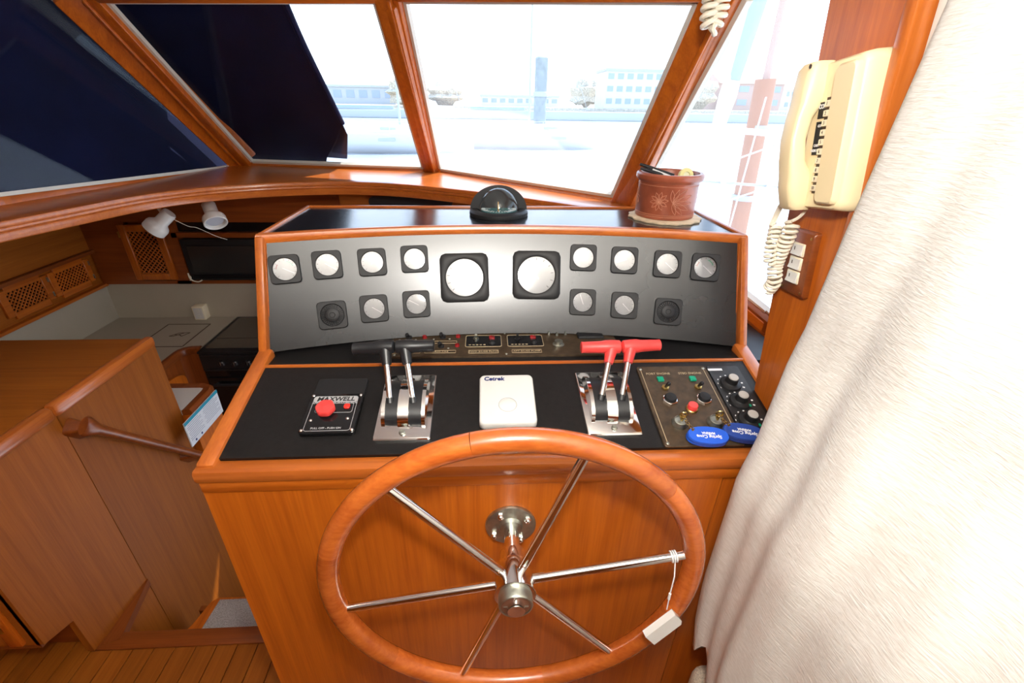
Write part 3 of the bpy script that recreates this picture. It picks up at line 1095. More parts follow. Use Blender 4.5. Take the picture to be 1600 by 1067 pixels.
# anchor winch switch
t = thing('winch_switch', 'black anchor winch control plate with red pull knob', 'switch', M=panel_frame(-0.2825, 0.712))
MB().prism(rrect(0.096, 0.136, 0.006), 0, 0.006, bev=0.002).build('box', PLAST, t)
MB().prism(rrect(0.097, 0.092, 0.006, cy=-0.022), 0, 0.010, bev=0.0015).build('face_plate', BLACKGL, t)
m = MB()
o_ = rrect(0.080, 0.080, 0.005, cy=-0.024)
m.tube([V(p[0], p[1], 0.0102) for p in o_], 0.0005, 4, closed=True)
o_ = rrect(0.066, 0.022, 0.004, cx=0.002, cy=-0.012)
m.tube([V(p[0], p[1], 0.0102) for p in o_], 0.0005, 4, closed=True)
m.build('outline', TEXTG, t)
MB().prism(rrect(0.079, 0.014, 0.004, cy=0.0088), 0.0098, 0.0104).build('title_band', TEXTG, t)
letters('MAXWELL', 0.0140, T(0, 0.0088, 0.0106), TEXTB, t, bold=0.0004, shear=0.15, sx=1.05)
letters('ANCHOR WINCH CONTROL', 0.0062, T(0, -0.0005 + 0.0005, 0.0104), TEXTG, t, bold=0.0001)
letters('PULL OFF - PUSH ON', 0.0056, T(-0.002, -0.0585, 0.0104), TEXTG, t, bold=0.0001)
m = MB()
kp = []
for i in range(48):
    a = 2 * PI * i / 48
    kp.append((0.0165 + 0.0006 * math.cos(6 * a)) * 1.0)
rings_ = []
for z, sc in ((0.013, 0.93), (0.015, 1.0), (0.023, 1.0), (0.0245, 0.94), (0.0240, 0.55), (0.0250, 0.35), (0.0255, 0.02)):
    rings_.append([V(kp[i] * sc * math.cos(2 * PI * i / 48) - 0.010, kp[i] * sc * math.sin(2 * PI * i / 48) - 0.020, z) for i in range(48)])
m.loft(rings_)
m.build('pull_knob', RED, t)
MB().cyl((-0.010, -0.020, 0.009), (-0.010, -0.020, 0.014), 0.008, n=18).build('knob_stem', PLAST, t)
MB().prism(rrect(0.011, 0.011, 0.0035, cx=0.024, cy=-0.009), 0.009, 0.013, bev=0.001).build('red_light', REDLAMP, t)
for sx_, sy_ in ((-0.0435, 0.019), (0.0435, 0.019), (-0.0435, -0.062), (0.0435, -0.062), (-0.033, -0.040), (0.031, -0.037)):
    m = MB()
    m.ball((sx_, sy_, 0.0095), 0.0035, 12, z0=0.0, squash=0.7)
    m.build('screw', CHROME, t)

# white autopilot box
t = thing('autopilot_box', 'white plastic rounded square box with round button behind the wheel', 'instrument', M=panel_frame(0.0360, 0.7095))
m = MB()
rings_ = []
for z, s_ in ((0.0, 0.97), (0.003, 1.0), (0.015, 1.0), (0.0185, 0.975), (0.0200, 0.93)):
    rings_.append([V(p[0] * s_, p[1] * s_, z) for p in rrect(0.104, 0.121, 0.010, 6)])
m.loft(rings_)
m.build('case', WHITE, t)
m = MB()
m.tube([V(0.0165 * math.cos(a), 0.0165 * math.sin(a) - 0.018, 0.0200) for a in [2 * PI * i / 32 for i in range(32)]], 0.0006, 6, closed=True)
m.build('button_ring', plain('grey_ring', (0.36, 0.36, 0.35), 0.5), t)
MB().prism([(p[0], p[1] - 0.018) for p in circle(0.0155)], 0.0195, 0.0205, bev=0.0003).build('button', WHITE, t)
letters('Cetrek', 0.0135, T(-0.024, 0.0478, 0.0203), TEXTN, t, bold=0.0005, shear=0.1)

# long brown switch strip under the dashboard
t = thing('switch_strip', 'long worn brown switch strip on the ledge under the gauges', 'switch panel', M=T(0.0405, 0.903, ZL - 0.0015))
MB().prism(rrect(0.508, 0.113, 0.004), 0.0, 0.0045, bev=0.0008).build('plate', ENGR, t)
for bx_, txt in ((-0.0490, 'FWD BILGE PUMP'), (0.0450, 'AFT BILGE PUMP')):
    MB().prism(rrect(0.080, 0.054, 0.005, cx=bx_, cy=0.010), 0.004, 0.0055).build('inset', BLACKGL, t)
    m = MB()
    m.tube([V(p[0], p[1], 0.0056) for p in rrect(0.080, 0.054, 0.005, cx=bx_, cy=0.010)], 0.0008, 4, closed=True)
    m.tube([V(p[0], p[1], 0.0047) for p in rrect(0.064, 0.013, 0.001, cx=bx_, cy=-0.038)], 0.0006, 4, closed=True)
    m.build('outline', TEXTT, t)
    letters(txt, 0.0080, T(bx_, -0.038, 0.0049), TEXTT, t)
    m = MB()
    m.cyl((bx_ - 0.017, 0.020, 0.005), (bx_ - 0.017, 0.020, 0.009), 0.0065, n=10)
    m.cyl((bx_ - 0.017, 0.020, 0.009), (bx_ - 0.017, 0.013, 0.020), 0.0022, 0.003, n=10)
    m.build('toggle', PLAST if bx_ > 0 else STEEL, t)
    MB().prism(rrect(0.013, 0.014, 0.002, cx=bx_ + 0.019, cy=0.024), 0.005, 0.0095, bev=0.001).build('red_light', DKRED, t)
    m = MB()
    m.cyl((bx_ + 0.019, 0.000, 0.005), (bx_ + 0.019, 0.000, 0.011), 0.0075, 0.005, n=16)
    m.build('push_button', PLAST, t)
    m = MB()
    for k in range(5):
        m.box((bx_ - 0.030 + 0.008 * k, -0.008, 0.0057), (0.005, 0.003, 0.0004))
    m.build('marks', TEXTT, t)
# four little toggles with red lights at the left
for j, (tx, ty) in enumerate(((-0.218, 0.028), (-0.142, 0.030), (-0.142, -0.014), (-0.218, -0.014))):
    m = MB()
    m.cyl((tx, ty, 0.004), (tx, ty, 0.010), 0.007, n=12)
    m.cyl((tx, ty, 0.010), (tx - 0.003, ty - 0.006, 0.018), 0.003, 0.0042, n=10)
    m.build('toggle', PLAST, t)
    m = MB()
    m.cyl((tx + 0.035, ty + 0.003, 0.004), (tx + 0.035, ty + 0.003, 0.010), 0.0055, 0.0045, n=16)
    m.build('red_light', DKRED, t)
    m = MB()
    for dx_ in (-0.020, 0.016):
        m.ball((tx + dx_, ty - 0.006, 0.0042), 0.0028, 10, z0=0.0, squash=0.6)
    m.build('screw', STEEL, t)
    m = MB()
    m.tube([V(p[0], p[1], 0.0047) for p in rrect(0.066, 0.011, 0.001, cx=tx, cy=ty - 0.022)], 0.0006, 4, closed=True)
    m.build('outline', TEXTT, t)
letters('TRIM TAB', 0.0080, T(-0.142, -0.036, 0.0049), TEXTT, t)
# key switch cluster and black socket at the right
for sx_, sy_ in ((0.103, 0.040), (0.121, 0.036), (0.142, 0.040)):
    MB().cyl((sx_, sy_, 0.004), (sx_, sy_, 0.012), 0.0035, 0.002, n=10).build('pin', STEEL, t)
m = MB()
m.lathe([(0.013, 0.004), (0.013, 0.006), (0.0095, 0.0075), (0.009, 0.014), (0.007, 0.0145), (0.001, 0.0125)], 24, T(0.1185, -0.009, 0))
m.build('key_switch', STEEL, t)
MB().prism(rrect(0.060, 0.034, 0.003, cx=0.198, cy=0.033), 0.004, 0.010, bev=0.002).build('socket_block', PLAST, t)
for sx_, sy_ in ((-0.238, 0.048), (-0.238, -0.048), (0.0, 0.049), (0.0, -0.049), (0.238, 0.048), (0.238, -0.048)):
    m = MB()
    m.ball((sx_, sy_, 0.0042), 0.003, 10, z0=0.0, squash=0.6)
    m.build('screw', STEEL, t)

# engine start panel
t = thing('engine_panel', 'worn brown engine start panel with green lights and key switches', 'switch panel', M=panel_frame(0.3805, 0.7020))
k_ = 1 / CS
MB().prism(rrect(0.146, 0.200, 0.006), 0.0, 0.004, bev=0.0008).build('plate', ENGR, t)
for sx_ in (-0.066, 0.066):
    MB().box((sx_, 0.0, 0.0041), (0.0012, 0.180, 0.0005)).build('scribed_line', TEXTT, t)
def eng(x, y):
    return x - 0.3805, (y - 0.7020) * k_
for ex, txt in ((0.3475, 'PORT ENGINE'), (0.4140, 'STBD ENGINE')):
    a, b_ = eng(ex, 0.7780)
    letters(txt, 0.0078, T(a, b_, 0.0042), TEXTT, t)
    a, b_ = eng(ex, 0.7620)
    MB().prism(rrect(0.013, 0.013, 0.002, cx=a, cy=b_), 0.004, 0.008, bev=0.0012).build('green_light', GREEN, t)
    a, b_ = eng(ex + 0.003, 0.7400)
    m = MB()
    m.lathe([(0.0075, 0.004), (0.0075, 0.007), (0.005, 0.008), (0.001, 0.008)], 6, T(a, b_, 0))
    m.build('nut', BRASS, t)
    m = MB()
    m.cyl((a, b_, 0.007), (a + 0.002, b_ - 0.004, 0.020), 0.0024, 0.0040, n=12)
    m.ball((a + 0.002, b_ - 0.004, 0.020), 0.0040, 12)
    m.build('toggle', PLAST, t)
    a, b_ = eng(ex + 0.002, 0.7080)
    m = MB()
    m.lathe([(0.0150, 0.004), (0.0150, 0.0085), (0.0130, 0.0095), (0.0120, 0.0095)], 6, T(a, b_, 0) @ RZ(15))
    m.build('nut', CHROME, t)
    m = MB()
    m.lathe([(0.0118, 0.007), (0.0118, 0.0125), (0.010, 0.0155), (0.001, 0.0165)], 20, T(a, b_, 0))
    m.build('push_button', PLAST, t)
    a, b_ = eng(ex + 0.002, 0.6530)
    m = MB()
    m.lathe([(0.0145, 0.004), (0.0145, 0.007), (0.0125, 0.010), (0.0115, 0.014), (0.0100, 0.0145), (0.0095, 0.013), (0.001, 0.013)], 28, T(a, b_, 0))
    m.build('key_switch', STEEL, t)
a, b_ = eng(0.3850, 0.6865)
m = MB()
m.lathe([(0.0115, 0.004), (0.0115, 0.006), (0.0100, 0.0075), (0.0095, 0.0075)], 24, T(a, b_, 0))
m.build('collar', BRASS, t)
MB().lathe([(0.0092, 0.006), (0.0092, 0.0150), (0.0080, 0.0165), (0.001, 0.0168)], 24, T(a, b_, 0)).build('red_button', RED, t)
for sx_, sy_ in ((-0.066, 0.092), (0.066, 0.092), (-0.066, -0.093), (0.066, -0.093)):
    m = MB()
    m.ball((sx_, sy_, 0.0037), 0.0035, 10, z0=0.0, squash=0.6)
    m.build('screw', STEEL, t)

# wiper knob panel
t = thing('knob_panel', 'narrow black panel with three grey-capped round knobs', 'control panel', M=panel_frame(0.4905, 0.7050))
MB().prism(rrect(0.066, 0.192, 0.004), 0.0, 0.003, bev=0.0006).build('plate', plain('scuffed_black', (0.016, 0.016, 0.017), 0.4, noise=0.5, nscale=60), t)
MB().box((-0.019, 0.0855, 0.0032), (0.030, 0.006, 0.0006)).build('title_plate', TEXTW, t)
for i, (kx, ky) in enumerate(((0.4865, 0.7470), (0.4863, 0.7020), (0.4830, 0.6560))):
    a, b_ = kx - 0.4905, (ky - 0.7050) * k_
    m = MB()
    m.lathe([(0.0205, 0.003), (0.0205, 0.0065), (0.0190, 0.0085), (0.0130, 0.0095), (0.0115, 0.011), (0.0110, 0.022), (0.001, 0.022)], 32, T(a, b_, 0))
    kn = m.build('knob', PLAST, t)
    MB().lathe([(0.0090, 0.0215), (0.0095, 0.0235), (0.0085, 0.0250), (0.001, 0.0255)], 24, T(a, b_, 0)).build('grey_cap', plain('grey_cap', (0.42, 0.40, 0.37), 0.5), kn)
    if i:
        MB().prism(rrect(0.004, 0.006, 0.001, cx=a + 0.012, cy=b_ - 0.014), 0.0078, 0.0092).build('green_mark', GREEN, kn)
    m = MB()
    for q in range(9):
        th_ = math.radians(200 - 27.5 * q)
        m.beam((a + math.cos(th_) * 0.0235, b_ + math.sin(th_) * 0.0235, 0.0032), (a + math.cos(th_) * (0.0245 + 0.0004 * q), b_ + math.sin(th_) * (0.0245 + 0.0004 * q), 0.0032), (0, 0, 1), 0.0032, 0.0004)
    m.build('scale_marks', TEXTW, t)

# ignition keys and their blue floats
def key_float(M, keypos, lab, fob_mat):
    f_ = thing('key_float', lab, 'key fob', M=M, group='keys with blue floats')
    m_ = MB()
    N = 32
    def oval(s_, z):
        return [V(0.036 * s_ * math.copysign(abs(math.cos(2 * PI * i / N)) ** 0.85, math.cos(2 * PI * i / N)), 0.0175 * s_ * math.copysign(abs(math.sin(2 * PI * i / N)) ** 0.85, math.sin(2 * PI * i / N)), z) for i in range(N)]
    m_.loft([oval(0.93, 0.0), oval(1.0, 0.002), oval(1.0, 0.006), oval(0.985, 0.0066), oval(1.0, 0.0072), oval(1.0, 0.012), oval(0.96, 0.0142), oval(0.5, 0.0146)])
    m_.build('float', fob_mat, f_)
    R_ = T(0.004, -0.001, 0.0148) @ RZ(180)
    letters('Spring Cove', 0.0088, R_ @ T(0.004, 0.0028, 0), TEXTW, f_, bold=0.0002)
    letters('MARINA', 0.0062, R_ @ T(0.004, -0.0040, 0), TEXTW, f_, bold=0.0002)
    m_ = MB()
    inv = M.inverted()
    kp_ = inv @ Vector(keypos)
    m_.box((kp_.x, kp_.y, kp_.z + 0.004), (0.004, 0.010, 0.012), r=0.001, seg=1)
    pts = [kp_ + V(0.006 * math.sin(a), 0, 0.013 + 0.007 * math.cos(a)) for a in [2 * PI * i / 18 for i in range(18)]]
    m_.tube(pts, 0.0014, 6, closed=True)
    m_.build('key', BRASS, f_)
    st = V(-0.024, 0.008, 0.015)
    m_ = MB()
    kt = kp_ + V(0.0, 0, 0.012)
    n_ = 7
    for i in range(n_):
        p = kt.lerp(st, (i + 0.5) / n_) + V(0, 0, -0.004 * math.sin(PI * (i + 0.5) / n_))
        rg = [p + V(0.0026 * math.cos(a), 0.0026 * math.sin(a) if i % 2 else 0.0, 0.0 if i % 2 else 0.0026 * math.sin(a)) for a in [2 * PI * k / 10 for k in range(10)]]
        m_.tube(rg, 0.0007, 5, closed=True)
    m_.build('chain', BRASS, f_)
    m_ = MB()
    m_.lathe([(0.0022, 0.0), (0.0022, 0.0010), (0.001, 0.0010)], 12, T(-0.026, 0.008, 0.0143))
    m_.build('eyelet', BRASS, f_)


n_up = V(0, -SL, 1).normalized()
key_float(panel_frame(0.3845, 0.6165, 0.0068) @ RZ(-5) @ RX(6), V(0.3495, 0.653, pz(0.653)) + n_up * 0.018, 'bright blue oval key float at left hanging from the left key switch', BLUE)
key_float(panel_frame(0.4515, 0.6215, 0.0068) @ RZ(-12) @ RX(4), V(0.416, 0.653, pz(0.653)) + n_up * 0.018, 'darker blue oval key float at right half hidden behind the curtain', plain('deep_blue_foam', (0.012, 0.045, 0.24), 0.5))

# ------------------------------------------------------------------ things on the console top
t = thing('compass', 'black domed marine compass on the console top at the windscreen', 'compass', (0.033, 1.183, 1.2497))
MB().lathe([(0.060, 0.0), (0.0735, 0.0), (0.0745, 0.003), (0.0740, 0.009), (0.0700, 0.0125), (0.056, 0.0140), (0.052, 0.012), (0.052, 0.006)], 48).build('base', PLAST, t)
m = MB()
rings_ = []
for j in range(9):
    tilt = math.radians(4 + 78 * j / 8)
    rings_.append([V(0.0725 * math.cos(PI * i / 24), 0.010 + 0.0625 * math.sin(PI * i / 24) * math.sin(tilt), 0.010 + 0.0600 * math.sin(PI * i / 24) * math.cos(tilt)) for i in range(25)])
m.loft(rings_, closed=True)
m.build('hood', PLAST, t)
MB().ball((0, -0.004, 0.0105), 0.0510, 40, z0=0.0, squash=1.08).build('glass_dome', DOME, t)
MB().lathe([(0.0455, 0.010), (0.0455, 0.0135), (0.001, 0.0145)], 40).build('card', CARD, t)
m = MB()
for k in range(36):
    a = 2 * PI * k / 36
    q = 0.036 if k % 3 else 0.032
    m.beam((math.cos(a) * q, math.sin(a) * q, 0.0145), (math.cos(a) * 0.044, math.sin(a) * 0.044, 0.0140), (0, 0, 1), 0.0016 if k % 3 else 0.003, 0.0006)
m.build('card_marks', TEXTW, t)
for ch, a in (('N', -90), ('E', 0), ('S', 90), ('W', 180)):
    letters(ch, 0.012, T(0.026 * math.cos(math.radians(a)), 0.026 * math.sin(math.radians(a)), 0.0148) , TEXTW, t, bold=0.0003)
MB().cyl((0, 0, 0.014), (0, 0, 0.024), 0.0025, 0.0012, n=10).build('pivot', STEEL, t)
MB().cyl((-0.002, -0.030, 0.014), (-0.002, -0.026, 0.036), 0.0012, 0.0008, n=8).build('lubber_pin', AMBER, t)

t = thing('coaster', 'wavy edged round cork mat under the carved pot', 'mat', (0.453, 1.152, 1.2497))
m = MB()
N = 60
ed = [(0.088 + 0.0028 * math.sin(15 * 2 * PI * i / N)) for i in range(N)]
m.loft([[V(ed[i] * s_ * math.cos(2 * PI * i / N), ed[i] * s_ * math.sin(2 * PI * i / N), z) for i in range(N)] for z, s_ in ((0.0, 0.985), (0.0015, 1.0), (0.004, 1.0), (0.005, 0.985))])
m.build('mat', CORK, t)
pot = thing('carved_pot', 'reddish brown carved leather pot holding pens on cork mat', 'pot', (0.453, 1.158, 1.2549))
PR = 0.0715
MB().lathe([(PR - 0.006, 0.0), (PR - 0.001, 0.001), (PR, 0.004), (PR, 0.082), (PR + 0.001, 0.084), (PR + 0.006, 0.088), (PR + 0.0085, 0.092), (PR + 0.0085, 0.100), (PR + 0.005, 0.104), (PR - 0.002, 0.104), (PR - 0.005, 0.100), (PR - 0.005, 0.010), (0.002, 0.010)], 56).build('body', CLAY, pot)
m = MB()


def oncyl(pts2):
    """pts2: (arc metres, height) drawn on the pot wall; angle zero faces the helm"""
    return [V((PR + 0.0004) * math.sin(u / PR), -(PR + 0.0004) * math.cos(u / PR), z) for u, z in pts2]


def petal(cx, cz, ang, L_, wd):
    a = math.radians(ang)
    out_ = []
    for i in range(13):
        t_ = i / 12
        w_ = wd * math.sin(PI * t_) * (1 - 0.25 * t_)
        out_.append((t_ * L_, w_))
    lo_ = [(p[0], -p[1]) for p in reversed(out_[1:-1])]
    return [(cx + p[0] * math.cos(a) - p[1] * math.sin(a), cz + p[0] * math.sin(a) + p[1] * math.cos(a)) for p in out_ + lo_]


for cx_, cz_, n_p, L_, w0 in ((-0.042, 0.044, 10, 0.022, 0.0045), (0.015, 0.050, 0, 0, 0), (0.105, 0.045, 9, 0.022, 0.0045), (-0.125, 0.045, 9, 0.022, 0.0045)):
    for k in range(n_p):
        m.tube(oncyl(petal(cx_, cz_, 360 / n_p * k + 8, L_, w0)), 0.00055, 4, closed=True)
    if n_p:
        m.tube(oncyl([(cx_ + 0.006 * math.cos(a), cz_ + 0.006 * math.sin(a)) for a in [2 * PI * i / 14 for i in range(14)]]), 0.00055, 4, closed=True)
for k, (an, L_, w0) in enumerate(((20, 0.050, 0.006), (45, 0.045, 0.006), (70, 0.034, 0.005), (0, 0.052, 0.006), (-22, 0.048, 0.006), (-45, 0.040, 0.005), (100, 0.030, 0.005), (-70, 0.030, 0.005))):
    m.tube(oncyl(petal(-0.010, 0.042, an, L_, w0)), 0.00055, 4, closed=True)
for zz in (0.008, 0.012, 0.078):
    m.tube(oncyl([(2 * PI * PR * i / 56, zz) for i in range(56)]), 0.0005, 4, closed=True)
m.build('carving', CLAYL, pot)
# contents
def pen(p0, p1, col, lab):
    o_ = thing('pen', lab, 'pen', M=T(*p0))
    p0, p1 = Vector(p0), Vector(p1)
    m_ = MB()
    m_.cyl(p0, p0.lerp(p1, 0.85), 0.0042, n=12)
    m_.build('barrel', col, o_, True)
    m_ = MB()
    m_.cyl(p0.lerp(p1, 0.85), p1, 0.0042, 0.0030, n=12)
    m_.build('tip', PLAST, o_, True)


pen((0.470, 1.175, 1.3480), (0.388, 1.200, 1.3715), PLAST, 'black pen lying across left rim of carved pot, upper one')
pen((0.462, 1.160, 1.3440), (0.385, 1.182, 1.3640), PLAST, 'black pen lying across left rim of carved pot, lower one')
pen((0.480, 1.140, 1.3380), (0.405, 1.190, 1.3630), WHITE, 'pale pen between the black pens in the carved pot')
t = thing('yellow_roll', 'small pale yellow roll of tape in the carved pot', 'tape', M=frame((0.487, 1.145, 1.3520), (1, 0, 0), (0, 0.35, 1)))
MB().lathe([(0.008, -0.007), (0.0165, -0.007), (0.0175, -0.005), (0.0175, 0.005), (0.0165, 0.007), (0.008, 0.007), (0.008, -0.007)], 28, None, False).build('roll', plain('pale_yellow', (0.75, 0.68, 0.30), 0.5), t)
MB().lathe([(0.008, -0.006), (0.008, 0.004), (0.001, 0.004)], 20).build('core', plain('yellow_core', (0.80, 0.78, 0.55), 0.5), t)
t = thing('spectacle_case', 'dark slim case tucked in right side of the carved pot', 'case', (0.505, 1.175, 1.330))
MB().box((0.508, 1.178, 1.330), (0.050, 0.022, 0.050), r=0.006).build('case', PLAST, t, True)

# ------------------------------------------------------------------ left bulkhead cabinet beside the steps
FX = -1.200
cb = thing('side_cabinet', 'large varnished teak cabinet with flat top at left of the companion steps', 'cabinet', (-1.6, 1.1, 0.0))
ZT = 0.738
MB().box((-1.645, 1.145, ZT - 0.012), (0.89, 0.745, 0.024), r=0.004).build('top_board', CAB['x'], cb, True)
for o_ in ([(0.775, 0.192), (0.856, 0.163), (0.856, 0.012), (0.900, 0.012), (0.900, -0.84), (1.092, -0.84), (1.092, ZT - 0.02), (0.775, ZT - 0.02)],
           [(1.0945, -0.84), (1.518, -0.84), (1.518, ZT - 0.02), (1.0945, ZT - 0.02)]):
    m = MB()
    m.loft([[V(FX - 0.02, y, z) for y, z in o_], [V(FX, y, z) for y, z in o_]])
    m.build('side_panel', CAB['z'], cb, True)
MB().box((-1.645, 0.90, 0.09), (0.85, 0.02, 0.17)).build('toe_board', DK['x'], cb, True)
MB().box((-1.645, 0.785, 0.455), (0.87, 0.02, 0.53)).build('aft_panel', CAB['z'], cb, True)
MB().box((-1.645, 0.83, 0.185), (0.87, 0.11, 0.014)).build('bottom_board', DK['x'], cb, True)
MB().box((-1.645, 1.507, -0.06), (0.87, 0.02, 1.56)).build('forward_panel', CAB['z'], cb, True)
for y0, y1 in ((0.775, 1.0875), (1.0885, 1.520)):
    m = MB()
    m.beam((FX - 0.008, y0, ZT - 0.010), (FX - 0.008, y1, ZT - 0.010), (0, 0, 1), 0.034, 0.042, r=0.013)
    m.build('edge_trim', TRIM['y'], cb, True)
# door in the aft face with frame and brass hinge
dr = MB().box((-1.50, 0.772, 0.46), (0.44, 0.014, 0.42), r=0.004).build('door', TEAK['z'], cb, True)
MB().box((-1.50, 0.764, 0.46), (0.34, 0.010, 0.32), r=0.004).build('raised_field', CAB['z'], dr, True)
MB().box((-1.2555, 0.769, 0.455), (0.035, 0.012, 0.50), r=0.003).build('stile', TEAK['z'], cb, True)
m = MB()
m.cyl((-1.2770, 0.764, 0.262), (-1.2770, 0.764, 0.312), 0.0045, n=12)
m.box((-1.266, 0.7625, 0.287), (0.022, 0.002, 0.040))
m.build('hinge', BRASS, cb, True)

# hand rail down the steps
hr = thing('hand_rail', 'dark wooden hand rail sloping down the cabinet side beside the steps', 'hand rail', (FX, 1.10, 0.66))
ra, rb = V(-1.150, 1.100, 0.672), V(-1.150, 1.560, 0.130)
m = MB()
rd = (rb - ra).normalized()
rings_ = []
for k, (tt, w_, h_) in enumerate(((0.0, 0.012, 0.026), (0.010, 0.016, 0.030), (0.05, 0.013, 0.017), (0.10, 0.0125, 0.0145), (0.60, 0.0125, 0.0145), (0.70, 0.0125, 0.0145))):
    c_ = ra + rd * tt
    nn = V(0, -rd.z, rd.y)
    rings_.append([c_ + V(1, 0, 0) * w_ * math.cos(a) + nn * h_ * math.sin(a) for a in [2 * PI * i / 16 for i in range(16)]])
m.loft(rings_)
m.build('rail', DK['y'], hr, True)
for tt in (0.035, 0.56):
    c_ = ra + rd * tt
    m = MB()
    nn = V(0, -rd.z, rd.y)
    rings_ = []
    for xx, L_, h_ in ((FX + 0.0005, 0.038, 0.026), (FX + 0.014, 0.034, 0.021), (-1.152, 0.026, 0.013)):
        c2 = V(xx, c_.y, c_.z)
        rings_.append([c2 + rd * p[0] + nn * p[1] for p in rrect(L_ * 2, h_ * 2, h_ * 0.5, 3)])
    m.loft(rings_)
    m.build('bracket', DK['y'], hr, True)

# carpeted step below the floor edge
st = thing('carpeted_step', 'wooden step with grey carpet tread below the cabin floor edge', 'step', (-0.85, 1.03, -0.83))
MB().prism([(-1.17, 0.93), (-0.50, 0.93), (-0.50, 1.17), (-1.055, 1.17), (-1.078, 1.155), (-1.100, 1.07)], -0.26, -0.222).build('tread_board', TEAK['y'], st, True)
m = MB()
m.prism([(-1.066, 0.935), (-0.51, 0.935), (-0.51, 1.158), (-1.046, 1.158)], -0.222, -0.214, bev=0.003)
m.build('carpet', CARPET, st, True)
MB().box((-0.82, 1.155, -0.54), (0.62, 0.02, 0.56)).build('riser', DK['x'], st, True)
MB().box((-0.82, 1.04, -0.54), (0.58, 0.20, 0.56)).build('carcass', DK['x'], st, True)

# ------------------------------------------------------------------ galley below, left
gk = thing('galley_counter', 'cream laminate galley counter with brown inlay square along the outer hull', 'counter', (-1.8, 2.1, -0.83))
m = MB()
m.prism([(-2.11, 1.735), (-1.545, 1.735), (-1.545, 2.085), (-1.52, 2.11), (-1.47, 2.118), (-1.455, 2.118), (-1.455, 2.498), (-2.11, 2.498)], 0.355, 0.380)
m.build('counter_top', COUNT, gk, True)
m = MB()
m.prism([(-2.10, 1.735), (-1.548, 1.735), (-1.548, 2.08), (-1.52, 2.105), (-1.462, 2.115), (-1.462, 2.49), (-2.10, 2.49)], -0.82, 0.355)
m.build('carcass', DK['z'], gk, True)
pth = [V(-1.545, 1.735, 0.378), V(-1.545, 2.05, 0.378), V(-1.540, 2.08, 0.378), V(-1.524, 2.103, 0.378), V(-1.500, 2.115, 0.378), V(-1.455, 2.118, 0.378)]
rings_ = []
for i, p in enumerate(pth):
    a_, c_ = pth[max(0, i - 1)], pth[min(len(pth) - 1, i + 1)]
    t_ = (c_ - a_).normalized()
    o_ = V(t_.y, -t_.x, 0)
    rings_.append([p + o_ * q[0] + V(0, 0, q[1]) for q in ((-0.014, -0.03), (0.008, -0.03), (0.012, -0.02), (0.012, 0.004), (0.006, 0.010), (-0.008, 0.010), (-0.014, 0.004))])
MB().loft(rings_).build('fiddle_rail', DK['y'], gk, True)
for a_, c_ in (((-1.779, 2.401), (-1.553, 2.401)), ((-1.553, 2.401), (-1.553, 2.133)), ((-1.553, 2.133), (-1.779, 2.133)), ((-1.779, 2.133), (-1.779, 2.401))):
    MB().beam((*a_, 0.3803), (*c_, 0.3803), (0, 0, 1), 0.006, 0.001).build('inlay_line', BROWN, gk, True)
m = MB()
for (x0, y0, x1, y1) in ((-0.045, -0.020, -0.012, 0.018), (-0.045, -0.020, -0.020, -0.020), (-0.012, 0.018, 0.040, 0.020), (-0.022, -0.018, 0.012, 0.018), (-0.004, 0.0, 0.018, -0.022), (0.018, -0.022, 0.040, 0.020), (-0.03, -0.002, 0.0, -0.006)):
    m.beam((-1.643 + x0, 2.272 + y0, 0.3803), (-1.643 + x1, 2.272 + y1, 0.3803), (0, 0, 1), 0.005, 0.001)
m.build('emblem', BROWN, gk, True)
# arched door facing the passage
m = MB()
o_ = [(1.78, -0.20), (2.06, -0.20), (2.06, 0.24)] + [(1.92 + 0.14 * math.cos(PI * i / 10), 0.24 + 0.05 * math.sin(PI * i / 10)) for i in range(1, 10)] + [(1.78, 0.24)]
m.loft([[V(-1.548, y, z) for y, z in o_], [V(-1.536, y, z) for y, z in o_]])
dd = m.build('door', TEAK['z'], gk, True)
m = MB()
o2 = [(1.92 + (y - 1.92) * 0.74, 0.03 + (z - 0.03) * 0.82) for y, z in o_]
m.loft([[V(-1.537, y, z) for y, z in o2], [V(-1.530, y, z) for y, z in o2]])
m.build('arched_field', DK['z'], dd, True)

so = thing('galley_stove', 'black galley stove with smoked lid and three control knobs', 'stove', (-1.15, 2.3, -0.82))
MB().box((-1.135, 2.285, -0.225), (0.620, 0.42, 1.19)).build('body', BLACKGL, so, True)
MB().box((-1.135, 2.280, 0.376), (0.625, 0.43, 0.012), r=0.003).build('top_frame', PLAST, so, True)
for y0, y1 in ((2.105, 2.205), (2.213, 2.470)):
    MB().box((-1.135, (y0 + y1) / 2, 0.384), (0.58, y1 - y0, 0.006), r=0.002, seg=1).build('lid', STOVE, so, True)
MB().box((-1.135, 2.072, 0.32), (0.615, 0.014, 0.10), r=0.003).build('control_board', PLAST, so, True)
for zz in (0.362, 0.279):
    MB().box((-1.135, 2.064, zz), (0.60, 0.008, 0.006), r=0.002, seg=1).build('trim_line', RUBBER, so, True)
for kx in (-1.341, -1.276, -1.211, -1.146):
    m = MB()
    m.lathe([(0.016, 0.0), (0.016, 0.010), (0.012, 0.014), (0.001, 0.014)], 20, frame((kx, 2.066, 0.317), (1, 0, 0), (0, 0, 1)))
    kn = m.build('knob', RUBBER, so, True)
    MB().box((kx, 2.051, 0.320), (0.004, 0.002, 0.020)).build('pointer', STEEL, kn, True)
MB().box((-1.135, 2.070, -0.05), (0.60, 0.012, 0.56), r=0.005).build('oven_door', BLACKGL, so, True)
m = MB()
m.cyl((-1.40, 2.045, 0.20), (-0.87, 2.045, 0.20), 0.008, n=12)
m.cyl((-1.39, 2.045, 0.20), (-1.39, 2.066, 0.20), 0.006, n=8)
